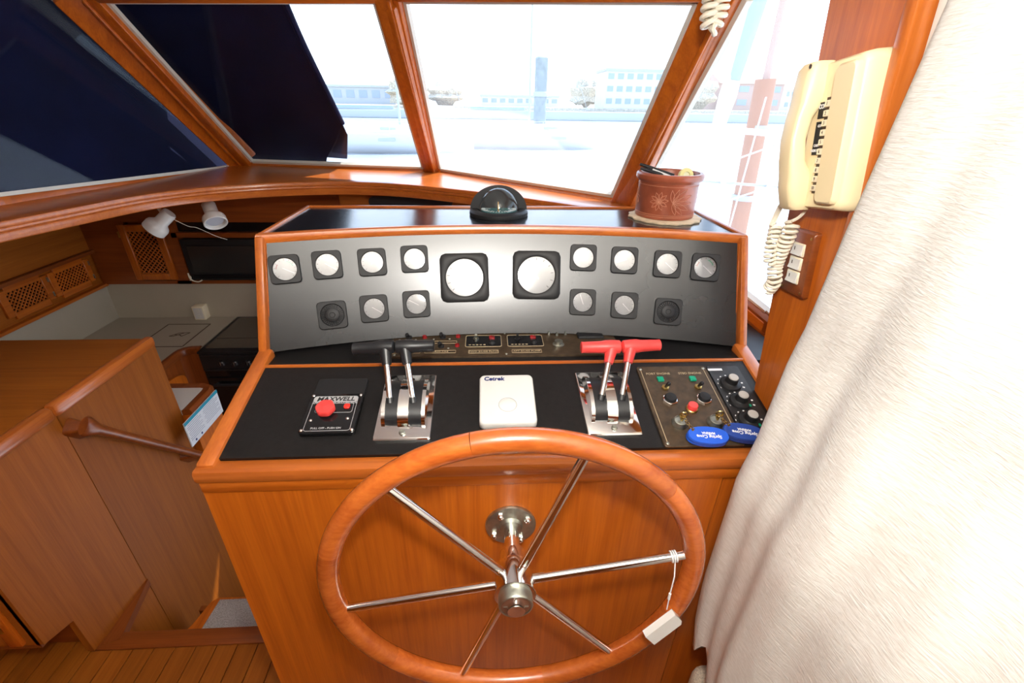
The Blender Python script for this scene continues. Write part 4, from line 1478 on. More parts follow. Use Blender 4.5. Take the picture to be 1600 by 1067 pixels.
m.cyl((-0.88, 2.045, 0.20), (-0.88, 2.066, 0.20), 0.006, n=8)
m.build('door_handle', RUBBER, so, True)

nb = thing('end_counter', 'small white topped counter with rounded dark wood rail beside the cabinet', 'counter', (-1.4, 1.6, -0.83))
MB().box((-1.66, 1.610, 0.404), (0.92, 0.165, 0.026)).build('counter_top', plain('white_counter', (0.66, 0.63, 0.58), 0.4), nb, True)
MB().box((-1.665, 1.612, -0.22), (0.91, 0.165, 1.22)).build('carcass', DK['z'], nb, True)
m = MB()
m.quad((-1.172, 1.521, -0.83), (-1.172, 1.70, -0.83), (-1.172, 1.70, 0.395), (-1.172, 1.521, 0.395), 0.03)
m.build('end_panel', TEAK['z'], nb, True)
pth = [V(-1.182, 1.522, 0.408), V(-1.182, 1.665, 0.408), V(-1.190, 1.692, 0.408), V(-1.215, 1.702, 0.408), V(-2.0, 1.702, 0.408)]
rings_ = []
for i, p in enumerate(pth):
    a_, c_ = pth[max(0, i - 1)], pth[min(len(pth) - 1, i + 1)]
    t_ = (c_ - a_).normalized()
    o_ = V(t_.y, -t_.x, 0)
    rings_.append([p + o_ * q[0] + V(0, 0, q[1]) for q in ((-0.018, -0.028), (0.014, -0.028), (0.020, -0.018), (0.020, 0.004), (0.012, 0.014), (-0.008, 0.014), (-0.018, 0.008))])
MB().loft(rings_).build('fiddle_rail', DK['y'], nb, True)

sg = thing('notice_card', 'white printed notice with blue top band hung on the end counter side', 'notice', M=frame((-1.1550, 1.566, 0.351), (0, 1, 0), (0, 0, 1)))
MB().box((0, 0, 0), (0.236, 0.112, 0.006), r=0.0015, seg=1).build('card', PAPER, sg)
MB().box((0, 0.0495, 0.0032), (0.236, 0.013, 0.001)).build('blue_band', TEAL, sg)
for cx_ in (-0.062, 0.05):
    m = MB()
    for k in range(9):
        L_ = (0.10 if cx_ < 0 else 0.115) * (0.92 if k % 3 else 0.70)
        m.box((cx_ - (0.05 - L_ / 2) * 0.5, 0.036 - 0.0082 * k, 0.0031), (L_, 0.0022, 0.0004))
    m.build('printed_lines', plain('faint_print', (0.28, 0.30, 0.36), 0.6), sg)
for cx_ in (-0.085, -0.045):
    MB().prism(circle(0.005, 12), 0.003, 0.0034, T(cx_, -0.043, 0)).build('stamp', TEXTN, sg)

ob = thing('socket_box', 'small white electrical socket box on the galley splashback', 'socket', (-1.633, 2.48, 0.3805))
MB().box((-1.633, 2.478, 0.422), (0.062, 0.050, 0.082), r=0.004).build('box', IVORY2, ob, True)
m = MB()
m.box((-1.633, 2.4525, 0.422), (0.048, 0.003, 0.066), r=0.001, seg=1)
fp = m.build('face_plate', WHITE, ob, True)
for dz_ in (-0.016, 0.016):
    MB().prism(circle(0.010, 16), 0, 0.0012, frame((-1.633, 2.4512, 0.422 + dz_), (1, 0, 0), (0, 0, 1))).build('outlet', ALU, fp, True)


def lattice(m_, w_, h_, step, M):
    """crossing diagonal strips clipped to a w x h field"""
    for s_, z in ((1, 0.0), (-1, 0.003)):
        k = -int((w_ + h_) / step) - 1
        while k * step < w_ + h_:
            c_ = k * step
            pts = []
            # line: x*s + y = c, in the field centred at 0
            for x in (-w_ / 2, w_ / 2):
                y = c_ - s_ * x
                if -h_ / 2 <= y <= h_ / 2:
                    pts.append((x, y))
            for y in (-h_ / 2, h_ / 2):
                x = (c_ - y) * s_
                if -w_ / 2 < x < w_ / 2:
                    pts.append((x, y))
            if len(pts) >= 2:
                a_, b_2 = V(*pts[0], z), V(*pts[1], z)
                if (b_2 - a_).length > 0.004:
                    a_, b_2 = M @ a_, M @ b_2
                    m_.beam(a_, b_2, M.to_3x3() @ V(0, 0, 1), 0.0055, 0.003)
            k += 1


# forward wall cupboards with lattice door and the microwave
wc = thing('wall_cupboard', 'dark teak galley wall cupboard with lattice door left of the microwave', 'cupboard', (-1.55, 2.46, 0.6))
m = MB()
m.box((-1.99, 2.495, 0.89), (0.22, 0.03, 0.60))
m.box((-1.67, 2.495, 0.77), (0.075, 0.03, 0.36))
m.box((-1.30, 2.495, 0.600), (1.16, 0.03, 0.020))
m.box((-1.20, 2.495, 0.861), (0.92, 0.03, 0.026))
m.box((-1.28, 2.495, 1.06), (1.2, 0.03, 0.26))
m.build('carcass', DK['x'], wc, True)
MB().box((-1.2, 2.512, 0.90), (0.90, 0.008, 0.054)).build('shelf_slot_shade', BLACKGL, wc, True)  # black sheet stands in for the shade inside the open recess
Md = frame((-1.800, 2.478, 0.768), (1, 0, 0), (0, 0, 1))
m = MB()
for cx_, cy_, sx_, sy_ in ((0, 0.132, 0.144, 0.036), (0, -0.132, 0.144, 0.036), (-0.090, 0, 0.035, 0.30), (0.090, 0, 0.035, 0.30)):
    m.box((cx_, cy_, 0.006), (sx_, sy_, 0.016), r=0.003, seg=1)
m2 = MB()
m2.v, m2.f = [Md @ v for v in m.v], m.f
dd = m2.build('door', TEAK['z'], wc, True)
m = MB()
lattice(m, 0.148, 0.232, 0.0235, Md @ T(0, 0, 0.002))
tag(m.build('lattice', TEAK['z'], dd, True), kind='stuff')
MB().box((0, 0, -0.006), (0.15, 0.235, 0.004), Md).build('dark_backing', BLACKGL, dd, True)
MB().box((-0.108, 0.10, 0.012), (0.008, 0.03, 0.01), Md).build('hinge', BRASS, dd, True)

mw = thing('microwave', 'black microwave oven with dark glass door built in the galley wall', 'microwave', (-1.32, 2.49, 0.612))
MB().box((-1.335, 2.482, 0.730), (0.560, 0.045, 0.226), r=0.004).build('case', PLAST, mw, True)
MB().box((-1.395, 2.457, 0.735), (0.380, 0.010, 0.150), r=0.003).build('door_glass', plain('smoked_glass', (0.022, 0.021, 0.020), 0.2), mw, True)
MB().box((-1.335, 2.459, 0.640), (0.55, 0.006, 0.022), r=0.002, seg=1).build('lower_trim', BLACKGL, mw, True)
cdm = thing('coiled_lead', 'short white coiled cord lying at lower left of the microwave', 'cord', (-1.61, 2.462, 0.612))
m = MB()
m.tube(catmull([V(-1.620, 2.455, 0.66), V(-1.612, 2.445, 0.635), V(-1.600, 2.450, 0.618), V(-1.575, 2.450, 0.6125), V(-1.555, 2.452, 0.622)], 5), 0.0035, 6)
m.tube(catmull([V(-1.622, 2.455, 0.650), V(-1.606, 2.445, 0.640), V(-1.615, 2.448, 0.622)], 5), 0.0035, 6)
m.build('cord', CORD, cdm, True)

lc = thing('vented_locker', 'long dark teak locker with two lattice vents along the outer hull', 'locker', (-2.13, 1.9, 0.6))
MB().box((-2.135, 1.85, 0.675), (0.05, 1.29, 0.19)).build('carcass', CAB['y'], lc, True)
MB().box((-2.122, 1.85, 0.587), (0.075, 1.29, 0.014)).build('bottom_rail', TEAK['y'], lc, True)
MB().box((-2.120, 1.85, 0.775), (0.085, 1.29, 0.016)).build('top_ledge', DK['y'], lc, True)
MB().box((-2.125, 1.85, 0.975), (0.05, 1.29, 0.38)).build('upper_panel', CAB['y'], lc, True)
for cy_ in (2.063, 2.318):
    Ml = frame((-2.109, cy_, 0.688), (0, 1, 0), (0, 0, 1))
    m = MB()
    for cx_, cz_, sx_, sz_ in ((0, 0.062, 0.181, 0.032), (0, -0.062, 0.181, 0.032), (-0.108, 0, 0.034, 0.12), (0.108, 0, 0.034, 0.12)):
        m.box((cx_, cz_, 0.005), (sx_, sz_, 0.012), Ml, r=0.002, seg=1)
    dd = m.build('vent_door', TEAK['y'], lc, True)
    MB().box((0, 0, 0.0012), (0.184, 0.094, 0.002), Ml).build('dark_backing', BLACKGL, dd, True)
    m = MB()
    lattice(m, 0.184, 0.094, 0.021, Ml @ T(0, 0, 0.004))
    tag(m.build('lattice', TEAK['y'], dd, True), kind='stuff')
    MB().box((0.118, 0.036, 0.012), (0.006, 0.022, 0.006), Ml).build('hinge', STEEL, dd, True)
    MB().box((0.118, -0.036, 0.012), (0.006, 0.022, 0.006), Ml).build('hinge', STEEL, dd, True)


# two spot lights under the shelf
def spot_light(name_lab, stem, tail, mouth, cord=None):
    o_ = thing('spot_light', name_lab, 'spot light', M=T(*stem), group='white spot lights under the shelf')
    stem, tail, mouth = Vector(stem), Vector(tail), Vector(mouth)
    ax_ = (mouth - tail)
    L_ = ax_.length
    Mx = T(*tail) @ ax_.to_track_quat('Z', 'Y').to_matrix().to_4x4()
    MB().lathe([(0.001, 0.0), (0.024, 0.0), (0.027, 0.004), (0.027, L_ * 0.50), (0.030, L_ * 0.56), (0.043, L_ * 0.68), (0.046, L_ * 0.76), (0.046, L_ * 0.985), (0.043, L_), (0.039, L_ * 0.97), (0.036, L_ * 0.80), (0.001, L_ * 0.78)], 28, Mx).build('shade', WHITE, o_, True)
    MB().lathe([(0.034, L_ * 0.81), (0.034, L_ * 0.87), (0.001, L_ * 0.90)], 24, Mx).build('bulb', plain('bulb_glass', (0.45, 0.47, 0.52), 0.15), o_, True)
    m_ = MB()
    m_.lathe([(0.026, 0.0), (0.026, -0.012), (0.014, -0.018), (0.001, -0.018)], 20, T(stem.x, stem.y, 1.162))
    m_.cyl((stem.x, stem.y, 1.15), stem, 0.006, n=10)
    m_.cyl(stem, tail + ax_ * 0.25, 0.007, n=10)
    m_.build('mount', ALU, o_, True)
    if cord:
        MB().tube(catmull(cord, 4), 0.0012, 5).build('cable', CORD, o_, True)


spot_light('white spot light at left under the shelf, pointing away down left', (-1.392, 2.050, 1.100), (-1.345, 2.050, 1.068), (-1.425, 2.030, 0.998),
           [V(-1.352, 2.05, 1.05), V(-1.32, 2.10, 1.00), V(-1.30, 2.13, 0.985), V(-1.27, 2.2, 0.93), V(-1.25, 2.25, 0.90)])
spot_light('white spot light at right under the shelf, lens facing the cabin', (-1.182, 2.075, 1.105), (-1.195, 2.080, 1.100), (-1.150, 2.020, 1.030))

# ------------------------------------------------------------------ pillar: intercom, switch plate, cords
def pil(y, z, h=0.0):
    """point on the pillar face"""
    f_ = (z - P0.z) / (P1.z - P0.z)
    p = P0.lerp(P1, f_)
    return V(p.x, y, z) + pn * h


px_ = pd.cross(pn).normalized()
if px_.y > 0:
    px_ = -px_
ct, st_ = math.cos(math.radians(-3.5)), math.sin(math.radians(-3.5))
Mp = frame(pil(0.657, 1.468), px_ * ct - pd * st_, pd * ct + px_ * st_) @ Matrix.Diagonal((0.73, 0.93, 0.92, 1))
ph = thing('intercom_phone', 'ivory wall intercom telephone with numbered keys on the pillar', 'telephone', M=Mp)
m = MB()
rings_ = []
for z, sx_, sy_, ox in ((0.0, 0.95, 0.97, 0.002), (0.004, 1.0, 1.0, 0.0), (0.026, 0.99, 0.99, 0.0), (0.040, 0.955, 0.965, -0.001), (0.044, 0.90, 0.94, -0.002)):
    rings_.append([V(0.006 + ox + p[0] * sx_, p[1] * sy_, z) for p in rrect(0.128, 0.208, 0.014, 5)])
m.loft(rings_)
m.build('base', IVORY, ph)
# raised right-hand shoulder with a key well
m = MB()
rings_ = []
for z, s_ in ((0.040, 1.0), (0.050, 0.97), (0.053, 0.90)):
    rings_.append([V(0.036 + p[0] * s_, p[1] * (0.5 + 0.5 * s_) * 0.985, z) for p in rrect(0.052, 0.190, 0.010, 4)])
m.loft(rings_)
m.build('shoulder', IVORY, ph)
MB().box((-0.0005, -0.012, 0.0448), (0.021, 0.132, 0.0012)).build('key_strip', BROWN, ph)
for k in range(10):
    kz = 0.0455 - 0.01285 * k
    ky = MB().box((-0.0015, kz, 0.0470), (0.0165, 0.0088, 0.004), r=0.0008, seg=1).build('key', IVORY2, ph)
    letters(str(k + 1), 0.0068, Mp.inverted() @ Mp @ T(-0.003, kz, 0.0492), BROWN, ky)
for cy_, h_, rows in ((0.038, 0.022, ['COM', '', '']), (0.000, 0.046, ['RADIO RM', '', 'SALON', 'CABIN', 'ENGINE RM'])):
    MB().box((-0.021, cy_, 0.0446), (0.019, h_, 0.0012)).build('label_plate', TEXTB, ph)
letters('COM', 0.0085, T(-0.0200, 0.0430, 0.0454), TEXTW, ph, bold=0.0002)
letters('COM', 0.0052, T(-0.0185, 0.0170, 0.0454), TEXTW, ph, bold=0.0001)
letters('CABIN', 0.0052, T(-0.0195, -0.0100, 0.0454), TEXTW, ph, bold=0.0001)
letters('ENGINE RM', 0.0052, T(-0.0225, -0.0170, 0.0454), TEXTW, ph, bold=0.0001, sx=0.85)
# handset: one lofted grip, thick at both ends, hollow in the middle
m = MB()
rings_ = []
for y, zc, th, wd in ((-0.104, 0.044, 0.030, 0.042), (-0.098, 0.046, 0.040, 0.050), (-0.070, 0.050, 0.046, 0.052), (-0.050, 0.056, 0.036, 0.050), (-0.030, 0.064, 0.026, 0.046),
                      (0.0, 0.067, 0.024, 0.045), (0.030, 0.063, 0.026, 0.046), (0.050, 0.054, 0.036, 0.050), (0.068, 0.048, 0.046, 0.053), (0.096, 0.046, 0.042, 0.052), (0.104, 0.044, 0.032, 0.044)):
    rings_.append([V(-0.052 + p[0], y, zc + p[1]) for p in rrect(wd, th, min(th, wd) * 0.32, 4)])
m.loft(rings_)
m.build('handset', IVORY, ph)
MB().cyl((-0.030, 0.097, 0.068), (-0.030, 0.097, 0.0695), 0.003, n=10).build('hook_mark', BROWN, ph)

pc = thing('phone_cord', 'white coiled telephone cord hanging bunched under the ivory intercom', 'cord', M=T(*pil(0.70, 1.30, 0.03)))


def coil(path, rad, turns, steps=14):
    path = catmull(path, 8)
    N_ = turns * steps
    Ls = [0]
    for i in range(1, len(path)):
        Ls.append(Ls[-1] + (path[i] - path[i - 1]).length)
    out_ = []
    up = None
    j = 0
    for i in range(N_ + 1):
        s_ = Ls[-1] * i / N_
        while j < len(Ls) - 2 and Ls[j + 1] < s_:
            j += 1
        f_ = (s_ - Ls[j]) / max(1e-9, Ls[j + 1] - Ls[j])
        p = path[j].lerp(path[j + 1], f_)
        t_ = (path[min(j + 2, len(path) - 1)] - path[max(0, j - 1)]).normalized()
        if up is None:
            up = t_.orthogonal().normalized()
        up = (up - t_ * up.dot(t_)).normalized()
        w_ = t_.cross(up)
        a = 2 * PI * i / steps
        out_.append(p + (up * math.cos(a) + w_ * math.sin(a)) * rad)
    return out_


m = MB()
m.tube(coil([pil(0.697, 1.343, 0.030), pil(0.694, 1.325, 0.034), pil(0.699, 1.300, 0.036), pil(0.706, 1.270, 0.036), pil(0.702, 1.245, 0.034), pil(0.712, 1.226, 0.034)], 0.0095, 17), 0.0027, 6)
m.tube(coil([pil(0.722, 1.333, 0.040), pil(0.712, 1.318, 0.046), pil(0.706, 1.300, 0.050), pil(0.703, 1.275, 0.048)], 0.0080, 9), 0.0026, 6)
m.tube(catmull([pil(0.684, 1.366, 0.022), pil(0.690, 1.352, 0.028), pil(0.697, 1.343, 0.039)], 4), 0.0026, 6)
m.tube(catmull([pil(0.714, 1.366, 0.045), pil(0.722, 1.350, 0.044), pil(0.722, 1.333, 0.048)], 4), 0.0045, 6)
m.build('coil', CORD, pc, True)

sp = thing('switch_plate', 'dark wooden switch plate with three white rockers under the telephone', 'switch', M=frame(pil(0.694, 1.277), px_, pd))
MB().prism(rrect(0.064, 0.106, 0.004), 0, 0.010, bev=0.003).build('plate', DK['z'], sp)
for k in range(3):
    cy_ = 0.0225 - 0.0225 * k
    MB().box((0.000, cy_, 0.0105), (0.030, 0.0205, 0.004), r=0.001, seg=1).build('switch_frame', IVORY2, sp)
    m = MB()
    m.loft([[V(0.001 + sx_ * 0.012, cy_ + y, z) for y, z in ((-0.008, 0.011), (0.008, 0.011), (0.008, 0.0135), (0.0, 0.0140), (-0.008, 0.0165))] for sx_ in (-1, 1)])
    rk_ = m.build('rocker', WHITE, sp)
    MB().box((-0.004, cy_ + 0.002, 0.0147), (0.0012, 0.0055, 0.0006)).build('mark', BROWN, rk_)
for sx_, sy_ in ((-0.024, 0.045), (0.024, 0.043), (-0.024, -0.045), (0.024, -0.045)):
    m = MB()
    m.ball((sx_, sy_, 0.0085), 0.0032, 10, z0=0.0, squash=0.7)
    m.build('screw', BRASS, sp)

hc = thing('hanging_cord', 'thick white coiled cord looping down over the right windscreen post', 'cord', M=T(0.42, 1.0, 1.62))
m = MB()
m.tube(coil([V(0.412, 1.0, 1.83), V(0.414, 1.0, 1.75), V(0.413, 1.0, 1.67), V(0.415, 1.0, 1.645), V(0.422, 1.0, 1.630), V(0.430, 1.0, 1.640), V(0.434, 1.0, 1.66), V(0.437, 1.0, 1.75), V(0.442, 1.0, 1.83)], 0.0115, 34), 0.0047, 7)
m.tube([V(0.412, 1.0, 1.82), V(0.41, 1.0, 2.05)], 0.005, 6)
m.build('coil', CORD, hc, True)

# ------------------------------------------------------------------ curtain and carpeted seat base on the right
cu = thing('curtain', 'heavy off-white woven curtain hanging in soft folds at right', 'curtain', (0.47, 0.3, 0.25))
def lead(z):
    pts = [(0.30, 0.520), (0.495, 0.531), (0.58, 0.556), (0.68, 0.567), (0.90, 0.5665), (1.02, 0.568), (1.17, 0.592), (1.375, 0.575), (1.60, 0.550), (1.98, 0.51)]
    for (z0, y0), (z1, y1) in zip(pts, pts[1:]):
        if z <= z1:
            return y0 + (y1 - y0) * max(0, (z - z0)) / (z1 - z0)
    return pts[-1][1]


NU, NV = 120, 48
rows = []
for j in range(NV + 1):
    v = j / NV
    row = []
    for i in range(NU + 1):
        u = i / NU
        s_ = u * 1.15                       # distance aft along the cloth
        if s_ < 0.068:
            hem = 0.495 + 1.1 * s_ + 0.006 * math.sin(130 * s_)
        elif s_ < 0.088:
            hem = 0.570 - 2.0 * (s_ - 0.068)
        else:
            hem = 0.530 - 0.26 * min(1, (s_ - 0.088) / 0.12)
        z = hem + (1.98 - hem) * v
        y = lead(max(z, 0.49)) - s_
        sw = 0.35 + 0.65 * (1 - v) ** 0.8
        x = 0.460 - 0.048 * min(1, max(0, (1.20 - z) / 0.25))
        x += 0.013 * sw * (math.cos(2 * PI * (s_ + 0.03 * (1 - v)) / 0.135) - 1) * 0.5 * (1.0 if s_ < 0.4 else 0.8)
        x += 0.012 * sw * math.sin(2 * PI * s_ / 0.31 + 0.6)
        x += 0.015 * max(0, 1 - s_ / 0.012) - 0.010 * (1 - v) ** 3 * min(1, max(0, (s_ - 0.06) / 0.03))
        x += 0.004 * math.sin(2 * PI * s_ / 0.06 + 3 * v) * (1 - v) ** 2
        row.append(V(x, y, z))
    rows.append(row)
m = MB()
ring_ = []
for row in rows:
    fr_ = row
    bk_ = [p + V(0.005, 0, 0) for p in reversed(row)]
    ring_.append(fr_ + bk_)
m.loft(ring_)
m.build('cloth', CURT, cu, True, smooth=80)

sb_ = thing('seat_base', 'beige carpet covered rounded seat base under the curtain hem', 'seat', (0.62, 0.2, 0.0))
MB().box((0.607, 0.070, 0.202), (0.33, 0.96, 0.404), r=0.03, seg=4).build('carpet_cover', BOUCLE, sb_, True)

# ------------------------------------------------------------------ canvas covers outside the left panes
nc = nC.normalized()
cv = thing('windscreen_cover', 'dark navy canvas cover hanging outside the middle pane, edge folded back', 'canvas cover', M=T(-0.95, 2.5, 1.2))
m = MB()
e_top, e_1, e_2, e_bot = V(-0.7118, 2.0363, 1.8352), V(-0.7075, 2.1464, 1.7144), V(-0.6712, 2.4207, 1.4078), V(-0.8269, 2.6072, 1.2391)
edge = [V(-0.715, 2.00, 1.88), e_top, e_1, V(-0.690, 2.285, 1.56), e_2, V(-0.735, 2.50, 1.33), e_bot, V(-0.86, 2.66, 1.18)]
far = [V(-1.47, 2.13, 1.88), V(-1.45, 2.16, 1.835), V(-1.43, 2.28, 1.714), V(-1.39, 2.42, 1.56), V(-1.36, 2.54, 1.408), V(-1.34, 2.62, 1.33), V(-1.32, 2.72, 1.239), V(-1.31, 2.76, 1.18)]
rings_ = []
for a_, c_ in zip(edge, far):
    r_ = []
    for i in range(13):
        f_ = i / 12
        p = a_.lerp(c_, f_) + nc * (-0.015 * math.sin(PI * f_) + 0.004 * math.sin(9 * f_ + a_.z * 12))
        r_.append(p)
    rings_.append(r_ + [p - nc * 0.006 for p in reversed(r_)])
m.loft(rings_)
m.build('cloth', NAVY, cv, True, smooth=60)
m = MB()
m.tube(catmull([e_1.lerp(edge[0], 0.9), e_1, V(-0.690, 2.285, 1.56), e_2], 6), 0.012, 8)
m.build('rolled_edge', NAVY, cv, True)
m = MB()
m.loft([[e_2, e_2 + V(0.012, 0.02, -0.05), e_2 + V(0.006, 0.03, -0.05), e_2 + V(-0.004, 0.01, 0.0)], [e_bot, e_bot + V(0.09, 0.04, -0.01), e_bot + V(0.09, 0.05, -0.01), e_bot + V(0, 0.012, 0)]])
m.build('turned_corner', NAVY, cv, True)
nl = nL.normalized()
cv = thing('side_window_cover', 'dark navy canvas cover blanking the whole left side pane', 'canvas cover', M=T(-1.6, 1.8, 1.2))
m = MB()
a_, b_, c_, d_ = [p - nl * 0.045 for p in (lTR + V(0.02, 0.16, 0.10), lBR + V(0.01, 0.16, -0.08), lFB + V(-0.05, -0.35, -0.06), lFT + V(-0.12, -0.45, 0.06))]
rings_ = []
for i in range(9):
    f_ = i / 8
    r_ = [a_.lerp(b_, k / 8).lerp(d_.lerp(c_, k / 8), f_) - nl * 0.012 * math.sin(PI * f_) * math.sin(PI * k / 8) for k in range(9)]
    rings_.append(r_ + [p - nl * 0.006 for p in reversed(r_)])
m.loft(rings_)
m.build('cloth', NAVY, cv, True, smooth=60)

# ------------------------------------------------------------------ the harbour outside
WZ = -1.4
wt = MB().box((0, 160, WZ - 0.5), (500, 310, 1.0)).build('harbour_water', WATER)
tag(wt, 'pale open harbour water outside the windows', 'water')


def at(dx, dz, Y):
    """point on the sight line from the helm with the given slopes"""
    return V(dx * Y, Y, 1.5 + dz * Y)


def sailboat(origin, L_, yaw, lab, mast_h, dark_ports):
    M = T(*origin) @ RZ(yaw)
    o_ = thing('sailboat', lab, 'boat', M=M)
    m_ = MB()
    rings_ = []
    for i in range(15):
        f_ = i / 14
        x = (f_ - 0.5) * L_
        hw = 0.16 * L_ * (math.sin(PI * (0.16 + 0.84 * f_)) ** 0.7 if f_ < 1 else 0.0) + 0.012
        sh = 1.15 + 0.35 * (abs(f_ - 0.4) * 1.6) ** 2
        rings_.append([V(x, -hw, sh), V(x, -hw * 0.96, 0.6), V(x, -hw * 0.7, 0.0), V(x, 0, -0.4), V(x, hw * 0.7, 0.0), V(x, hw * 0.96, 0.6), V(x, hw, sh)])
    m_.loft(rings_)
    m_.build('hull', OUTW, o_)
    m_ = MB()
    m_.loft([[V(x, y * w_, z) for y, z in ((-1, 1.15), (-0.85, 1.62), (0.85, 1.62), (1, 1.15))] for x, w_ in ((-0.20 * L_, 0.09 * L_), (0.12 * L_, 0.09 * L_), (0.22 * L_, 0.055 * L_))])
    m_.build('cabin', OUTW, o_)
    for k, x in enumerate(dark_ports):
        MB().box((x * L_, -0.157 * L_, 0.83), (0.10 * L_, 0.03, 0.17), r=0.01, seg=1).build('hull_window', OUTG, o_)
        MB().box((x * L_ * 0.8, -0.082 * L_, 1.43), (0.09 * L_, 0.10, 0.13), r=0.01, seg=1).build('cabin_window', OUTG, o_)
    MB().cyl((0.05 * L_, 0, 1.3), (0.05 * L_, 0, mast_h), 0.08, 0.06, n=10).build('mast', OUTG, o_)
    m_ = MB()
    m_.cyl((0.04 * L_, 0, 2.5), (-0.36 * L_, 0, 2.45), 0.06, n=8)
    m_.build('boom', OUTG, o_)
    m_ = MB()
    m_.box((-0.16 * L_, 0, 2.62), (0.36 * L_, 0.22, 0.22), r=0.08)
    m_.build('sail_cover', OUTBL, o_)
    for k in range(7):
        x = (-0.42 + 0.14 * k) * L_
        MB().cyl((x, -0.13 * L_, 1.15), (x, -0.13 * L_, 1.85), 0.018, n=6).build('stanchion', OUTW, o_)
    m_ = MB()
    m_.cyl((-0.42 * L_, -0.13 * L_, 1.83), (0.42 * L_, -0.13 * L_, 1.83), 0.012, n=5)
    m_.build('guard_rail', OUTW, o_)
    for x in (-0.47 * L_, 0.48 * L_):
        MB().cyl((x, 0, 1.3), (0.05 * L_, 0, mast_h - 0.2), 0.012, n=5).build('stay', OUTG, o_)


sailboat((-6.0, 33.0, WZ), 10.5, 3, 'white sailboat at left with blue sail cover and two dark hull windows', 14.0, (-0.02, 0.20))
sailboat((2.7, 37.0, WZ), 11.0, -4, 'white sailboat seen through the large right windscreen pane', 13.0, (-0.16, 0.24))


def piling(p, h, r, lab, mat):
    o_ = thing('piling', lab, 'piling', M=T(p[0], p[1], WZ))
    MB().lathe([(r, -0.6), (r, h), (r * 0.8, h + 0.1), (0.01, h + 0.12)], 18).build('post', mat, o_)
    MB().lathe([(r * 1.15, h * 0.55), (r * 1.2, h * 0.56), (r * 1.2, h * 0.60), (r * 1.15, h * 0.61)], 18).build('collar', OUTG, o_)


piling((4.9, 45.0), 6.4, 0.55, 'tall round grey piling standing in the harbour', plain('weathered_grey', (0.27, 0.30, 0.30), 0.8, noise=0.2, nscale=2))


def building(p, w_, d_, h_, lab, mat, rows_, cols, roof):
    o_ = thing('building', lab, 'building', M=T(p[0], p[1], WZ + 2.42))
    h_ -= 2.2
    MB().box((0, 0, h_ / 2), (w_, d_, h_)).build('walls', mat, o_)
    if roof:
        m_ = MB()
        m_.loft([[V(x, -d_ / 2 - 0.4, h_), V(x, 0, h_ + 2.2), V(x, d_ / 2 + 0.4, h_)] for x in (-w_ / 2 - 0.4, w_ / 2 + 0.4)])
        m_.build('roof', OUTR, o_)
    else:
        MB().box((0, 0, h_ + 0.25), (w_ + 0.6, d_ + 0.6, 0.5)).build('roof', OUTG, o_)
    for r_ in range(rows_):
        for c_ in range(cols):
            x = -w_ / 2 + w_ * (c_ + 0.5) / cols
            z = h_ * (r_ + 0.6) / rows_
            MB().box((x, -d_ / 2 - 0.02, z), (w_ / cols * 0.62, 0.12, h_ / rows_ * 0.45)).build('window', OUTBL, o_)


building((33.5, 120), 13, 10, 9.5, 'pale waterfront building with blue windows behind right windscreen pane', OUTW, 3, 6, False)
building((-36, 140), 26, 10, 6.0, 'low grey waterfront shed far behind the left sailboat', OUTG, 1, 8, False)
building((66, 130), 16, 10, 8.0, 'brick coloured waterfront house with pitched roof through side window', OUTR, 2, 4, True)
building((90, 150), 14, 10, 7.5, 'pale harbour house further right through side window', OUTW, 2, 4, True)
building((10, 150), 22, 10, 4.5, 'long low pale boathouse on far shore behind piling', OUTW, 1, 9, False)

qs = thing('far_quay', 'long grey quay wall and low shore at the far side of the harbour', 'quay', (0, 110, WZ))
MB().box((0, 0, 0.86), (420, 6, 1.7), r=0.1, seg=1).build('wall', OUTG, qs)
MB().box((30, 22, 1.4), (480, 36, 2.0), r=0.1, seg=1).build('shore', OUTGR, qs)


def shore_tree(p, h_, r_, lab):
    o_ = thing('shore_tree', lab, 'tree', M=T(p[0], p[1], WZ + 2.42), group='trees on the far shore')
    MB().cyl((0, 0, 0), (0, 0, h_ * 0.5), 0.3, 0.2, n=8).build('trunk', OUTB, o_)
    bm = bmesh.new()
    bmesh.ops.create_icosphere(bm, subdivisions=3, radius=1.0)
    for v in bm.verts:
        k = 1 + 0.22 * math.sin(5 * v.co.x + p[0]) * math.cos(6 * v.co.y) + 0.15 * math.sin(9 * v.co.z + p[1]) + random.uniform(-0.08, 0.08)
        v.co = Vector((v.co.x * r_ * k, v.co.y * r_ * k, h_ * 0.45 + v.co.z * h_ * 0.45 * k))
    m_ = MB()
    bm.verts.index_update()
    m_.add([v.co.copy() for v in bm.verts], [[v.index for v in f.verts] for f in bm.faces])
    bm.free()
    m_.build('crown', OUTGR, o_)


for x, y, h_, r_, lab in ((-19, 127, 6, 4.0, 'rounded tree on the far shore beside the edge of the navy windscreen cover'),
                         (-10, 130, 5.5, 4.0, 'rounded tree on the far shore just right of the windscreen centre post'),
                         (26, 132, 7.5, 3.6, 'rounded tree between the grey piling and the pale building with blue windows'),
                         (52, 124, 8, 4.0, 'rounded tree left of the brick coloured house in the side window'),
                         (84, 124, 9, 5.0, 'rounded tree right of the brick coloured house near the telephone')):
    shore_tree((x, y), h_, r_, lab)

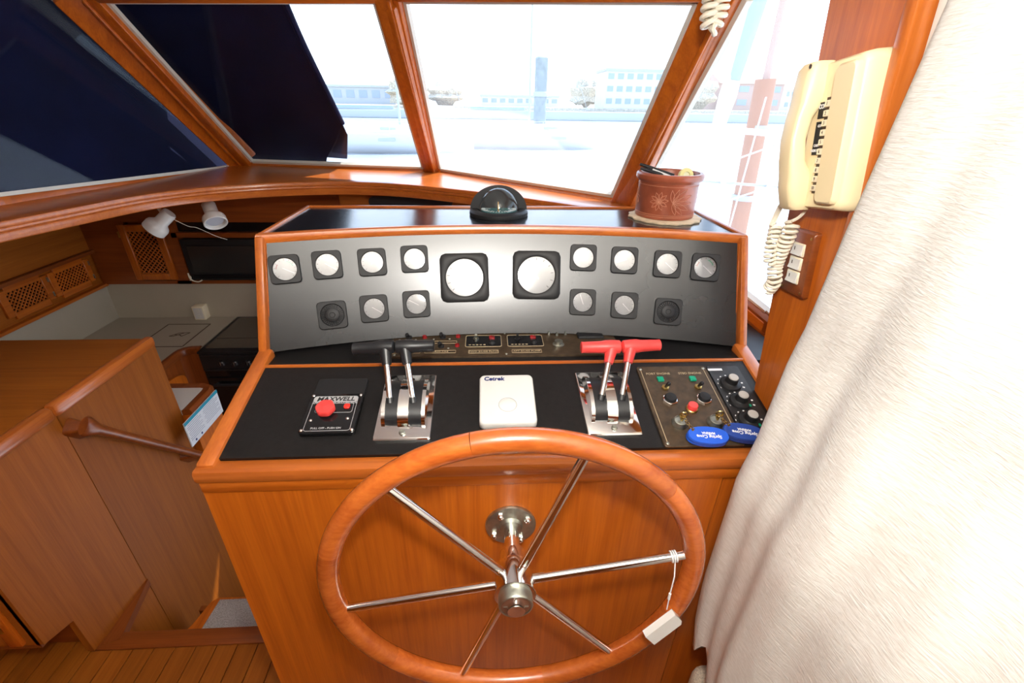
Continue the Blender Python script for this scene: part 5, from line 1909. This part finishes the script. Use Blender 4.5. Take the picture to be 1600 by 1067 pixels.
# foredeck gear of the neighbouring old ketch seen through the side window
pm = at(0.586, -0.109, 4.6)
km = thing('ketch_mast', 'stout orange brown wooden mast standing outside the side window', 'mast', (3.1, 5.6, WZ))
M0, M1 = at(0.570, -0.30, 5.5), at(0.540, 0.30, 5.5)
MB().cyl((3.20, 5.5, WZ), (3.03, 5.5, 1.78), 0.115, 0.105, n=16).build('spar', OUTB, km, True)
MB().cyl((3.035, 5.5, 1.76), (2.99, 5.5, 3.8), 0.04, 0.025, n=10).build('topmast', OUTR, km, True)
for zz in (0.55, 1.30):
    MB().cyl((3.10, 5.5, zz - 0.03), (3.10, 5.5, zz + 0.03), 0.14, n=16).build('band', OUTG, km, True)
fs = thing('furled_sail', 'furled sail with blue cover strip on a slanting stay outside the side window', 'sail', (2.4, 5.0, WZ))
s0, s1 = at(0.462, -0.14, 5.2), at(0.505, 0.22, 5.2)
MB().tube([s0, s0.lerp(s1, 0.3), s0.lerp(s1, 0.45), s0.lerp(s1, 0.55), s1, s1 + (s1 - s0) * 0.6], [0.03, 0.07, 0.09, 0.075, 0.085, 0.05], 12).build('roll', plain('pale_sailcloth', (0.62, 0.52, 0.40), 0.8), fs, True)
MB().tube([s0.lerp(s1, 0.52) + V(0, -0.03, 0), s1 + V(0.0, -0.03, 0), s1 + (s1 - s0) * 0.6 + V(0, -0.03, 0)], [0.06, 0.085, 0.05], 12).build('blue_strip', OUTBL, fs, True)
rl = thing('guard_rail', 'white pipe guard rail with posts and lines along the side deck', 'rail', (2.0, 4.2, 0.0))
r0, r1 = at(0.42, -0.035, 4.4), at(0.66, -0.05, 4.4)
MB().cyl(r0 - (r1 - r0) * 0.2, r1 + (r1 - r0) * 0.4, 0.028, n=10).build('top_rail', OUTW, rl, True)
MB().cyl(r0 - (r1 - r0) * 0.2 + V(0, 0, -0.45), r1 + (r1 - r0) * 0.4 + V(0, 0, -0.45), 0.012, n=8).build('wire', OUTG, rl, True)
for f_ in (0.35, 0.78, 1.2):
    p = r0.lerp(r1, f_)
    MB().cyl(p, p + V(0.03, -0.1, -1.3), 0.024, n=8).build('stanchion', OUTW, rl, True)
    m = MB()
    m.ball(p, 0.05, 12)
    m.build('rail_joint', OUTW, rl, True)
for a_, b_ in (((0.46, -0.12), (0.64, -0.055)), ((0.50, -0.19), (0.68, -0.13)), ((0.56, 0.02), (0.545, -0.30)), ((0.605, 0.06), (0.64, -0.25)), ((0.49, -0.05), (0.45, -0.28))):
    MB().cyl(at(*a_, 4.6), at(*b_, 4.4), 0.008, n=6).build('line', OUTW, rl, True)
bd = thing('deck_box', 'white side deck moulding outside the side window', 'deck', (2.2, 3.6, -0.3))
MB().box((2.35, 3.1, -0.55), (2.4, 4.0, 0.30), r=0.05).build('deck', OUTW, bd, True)
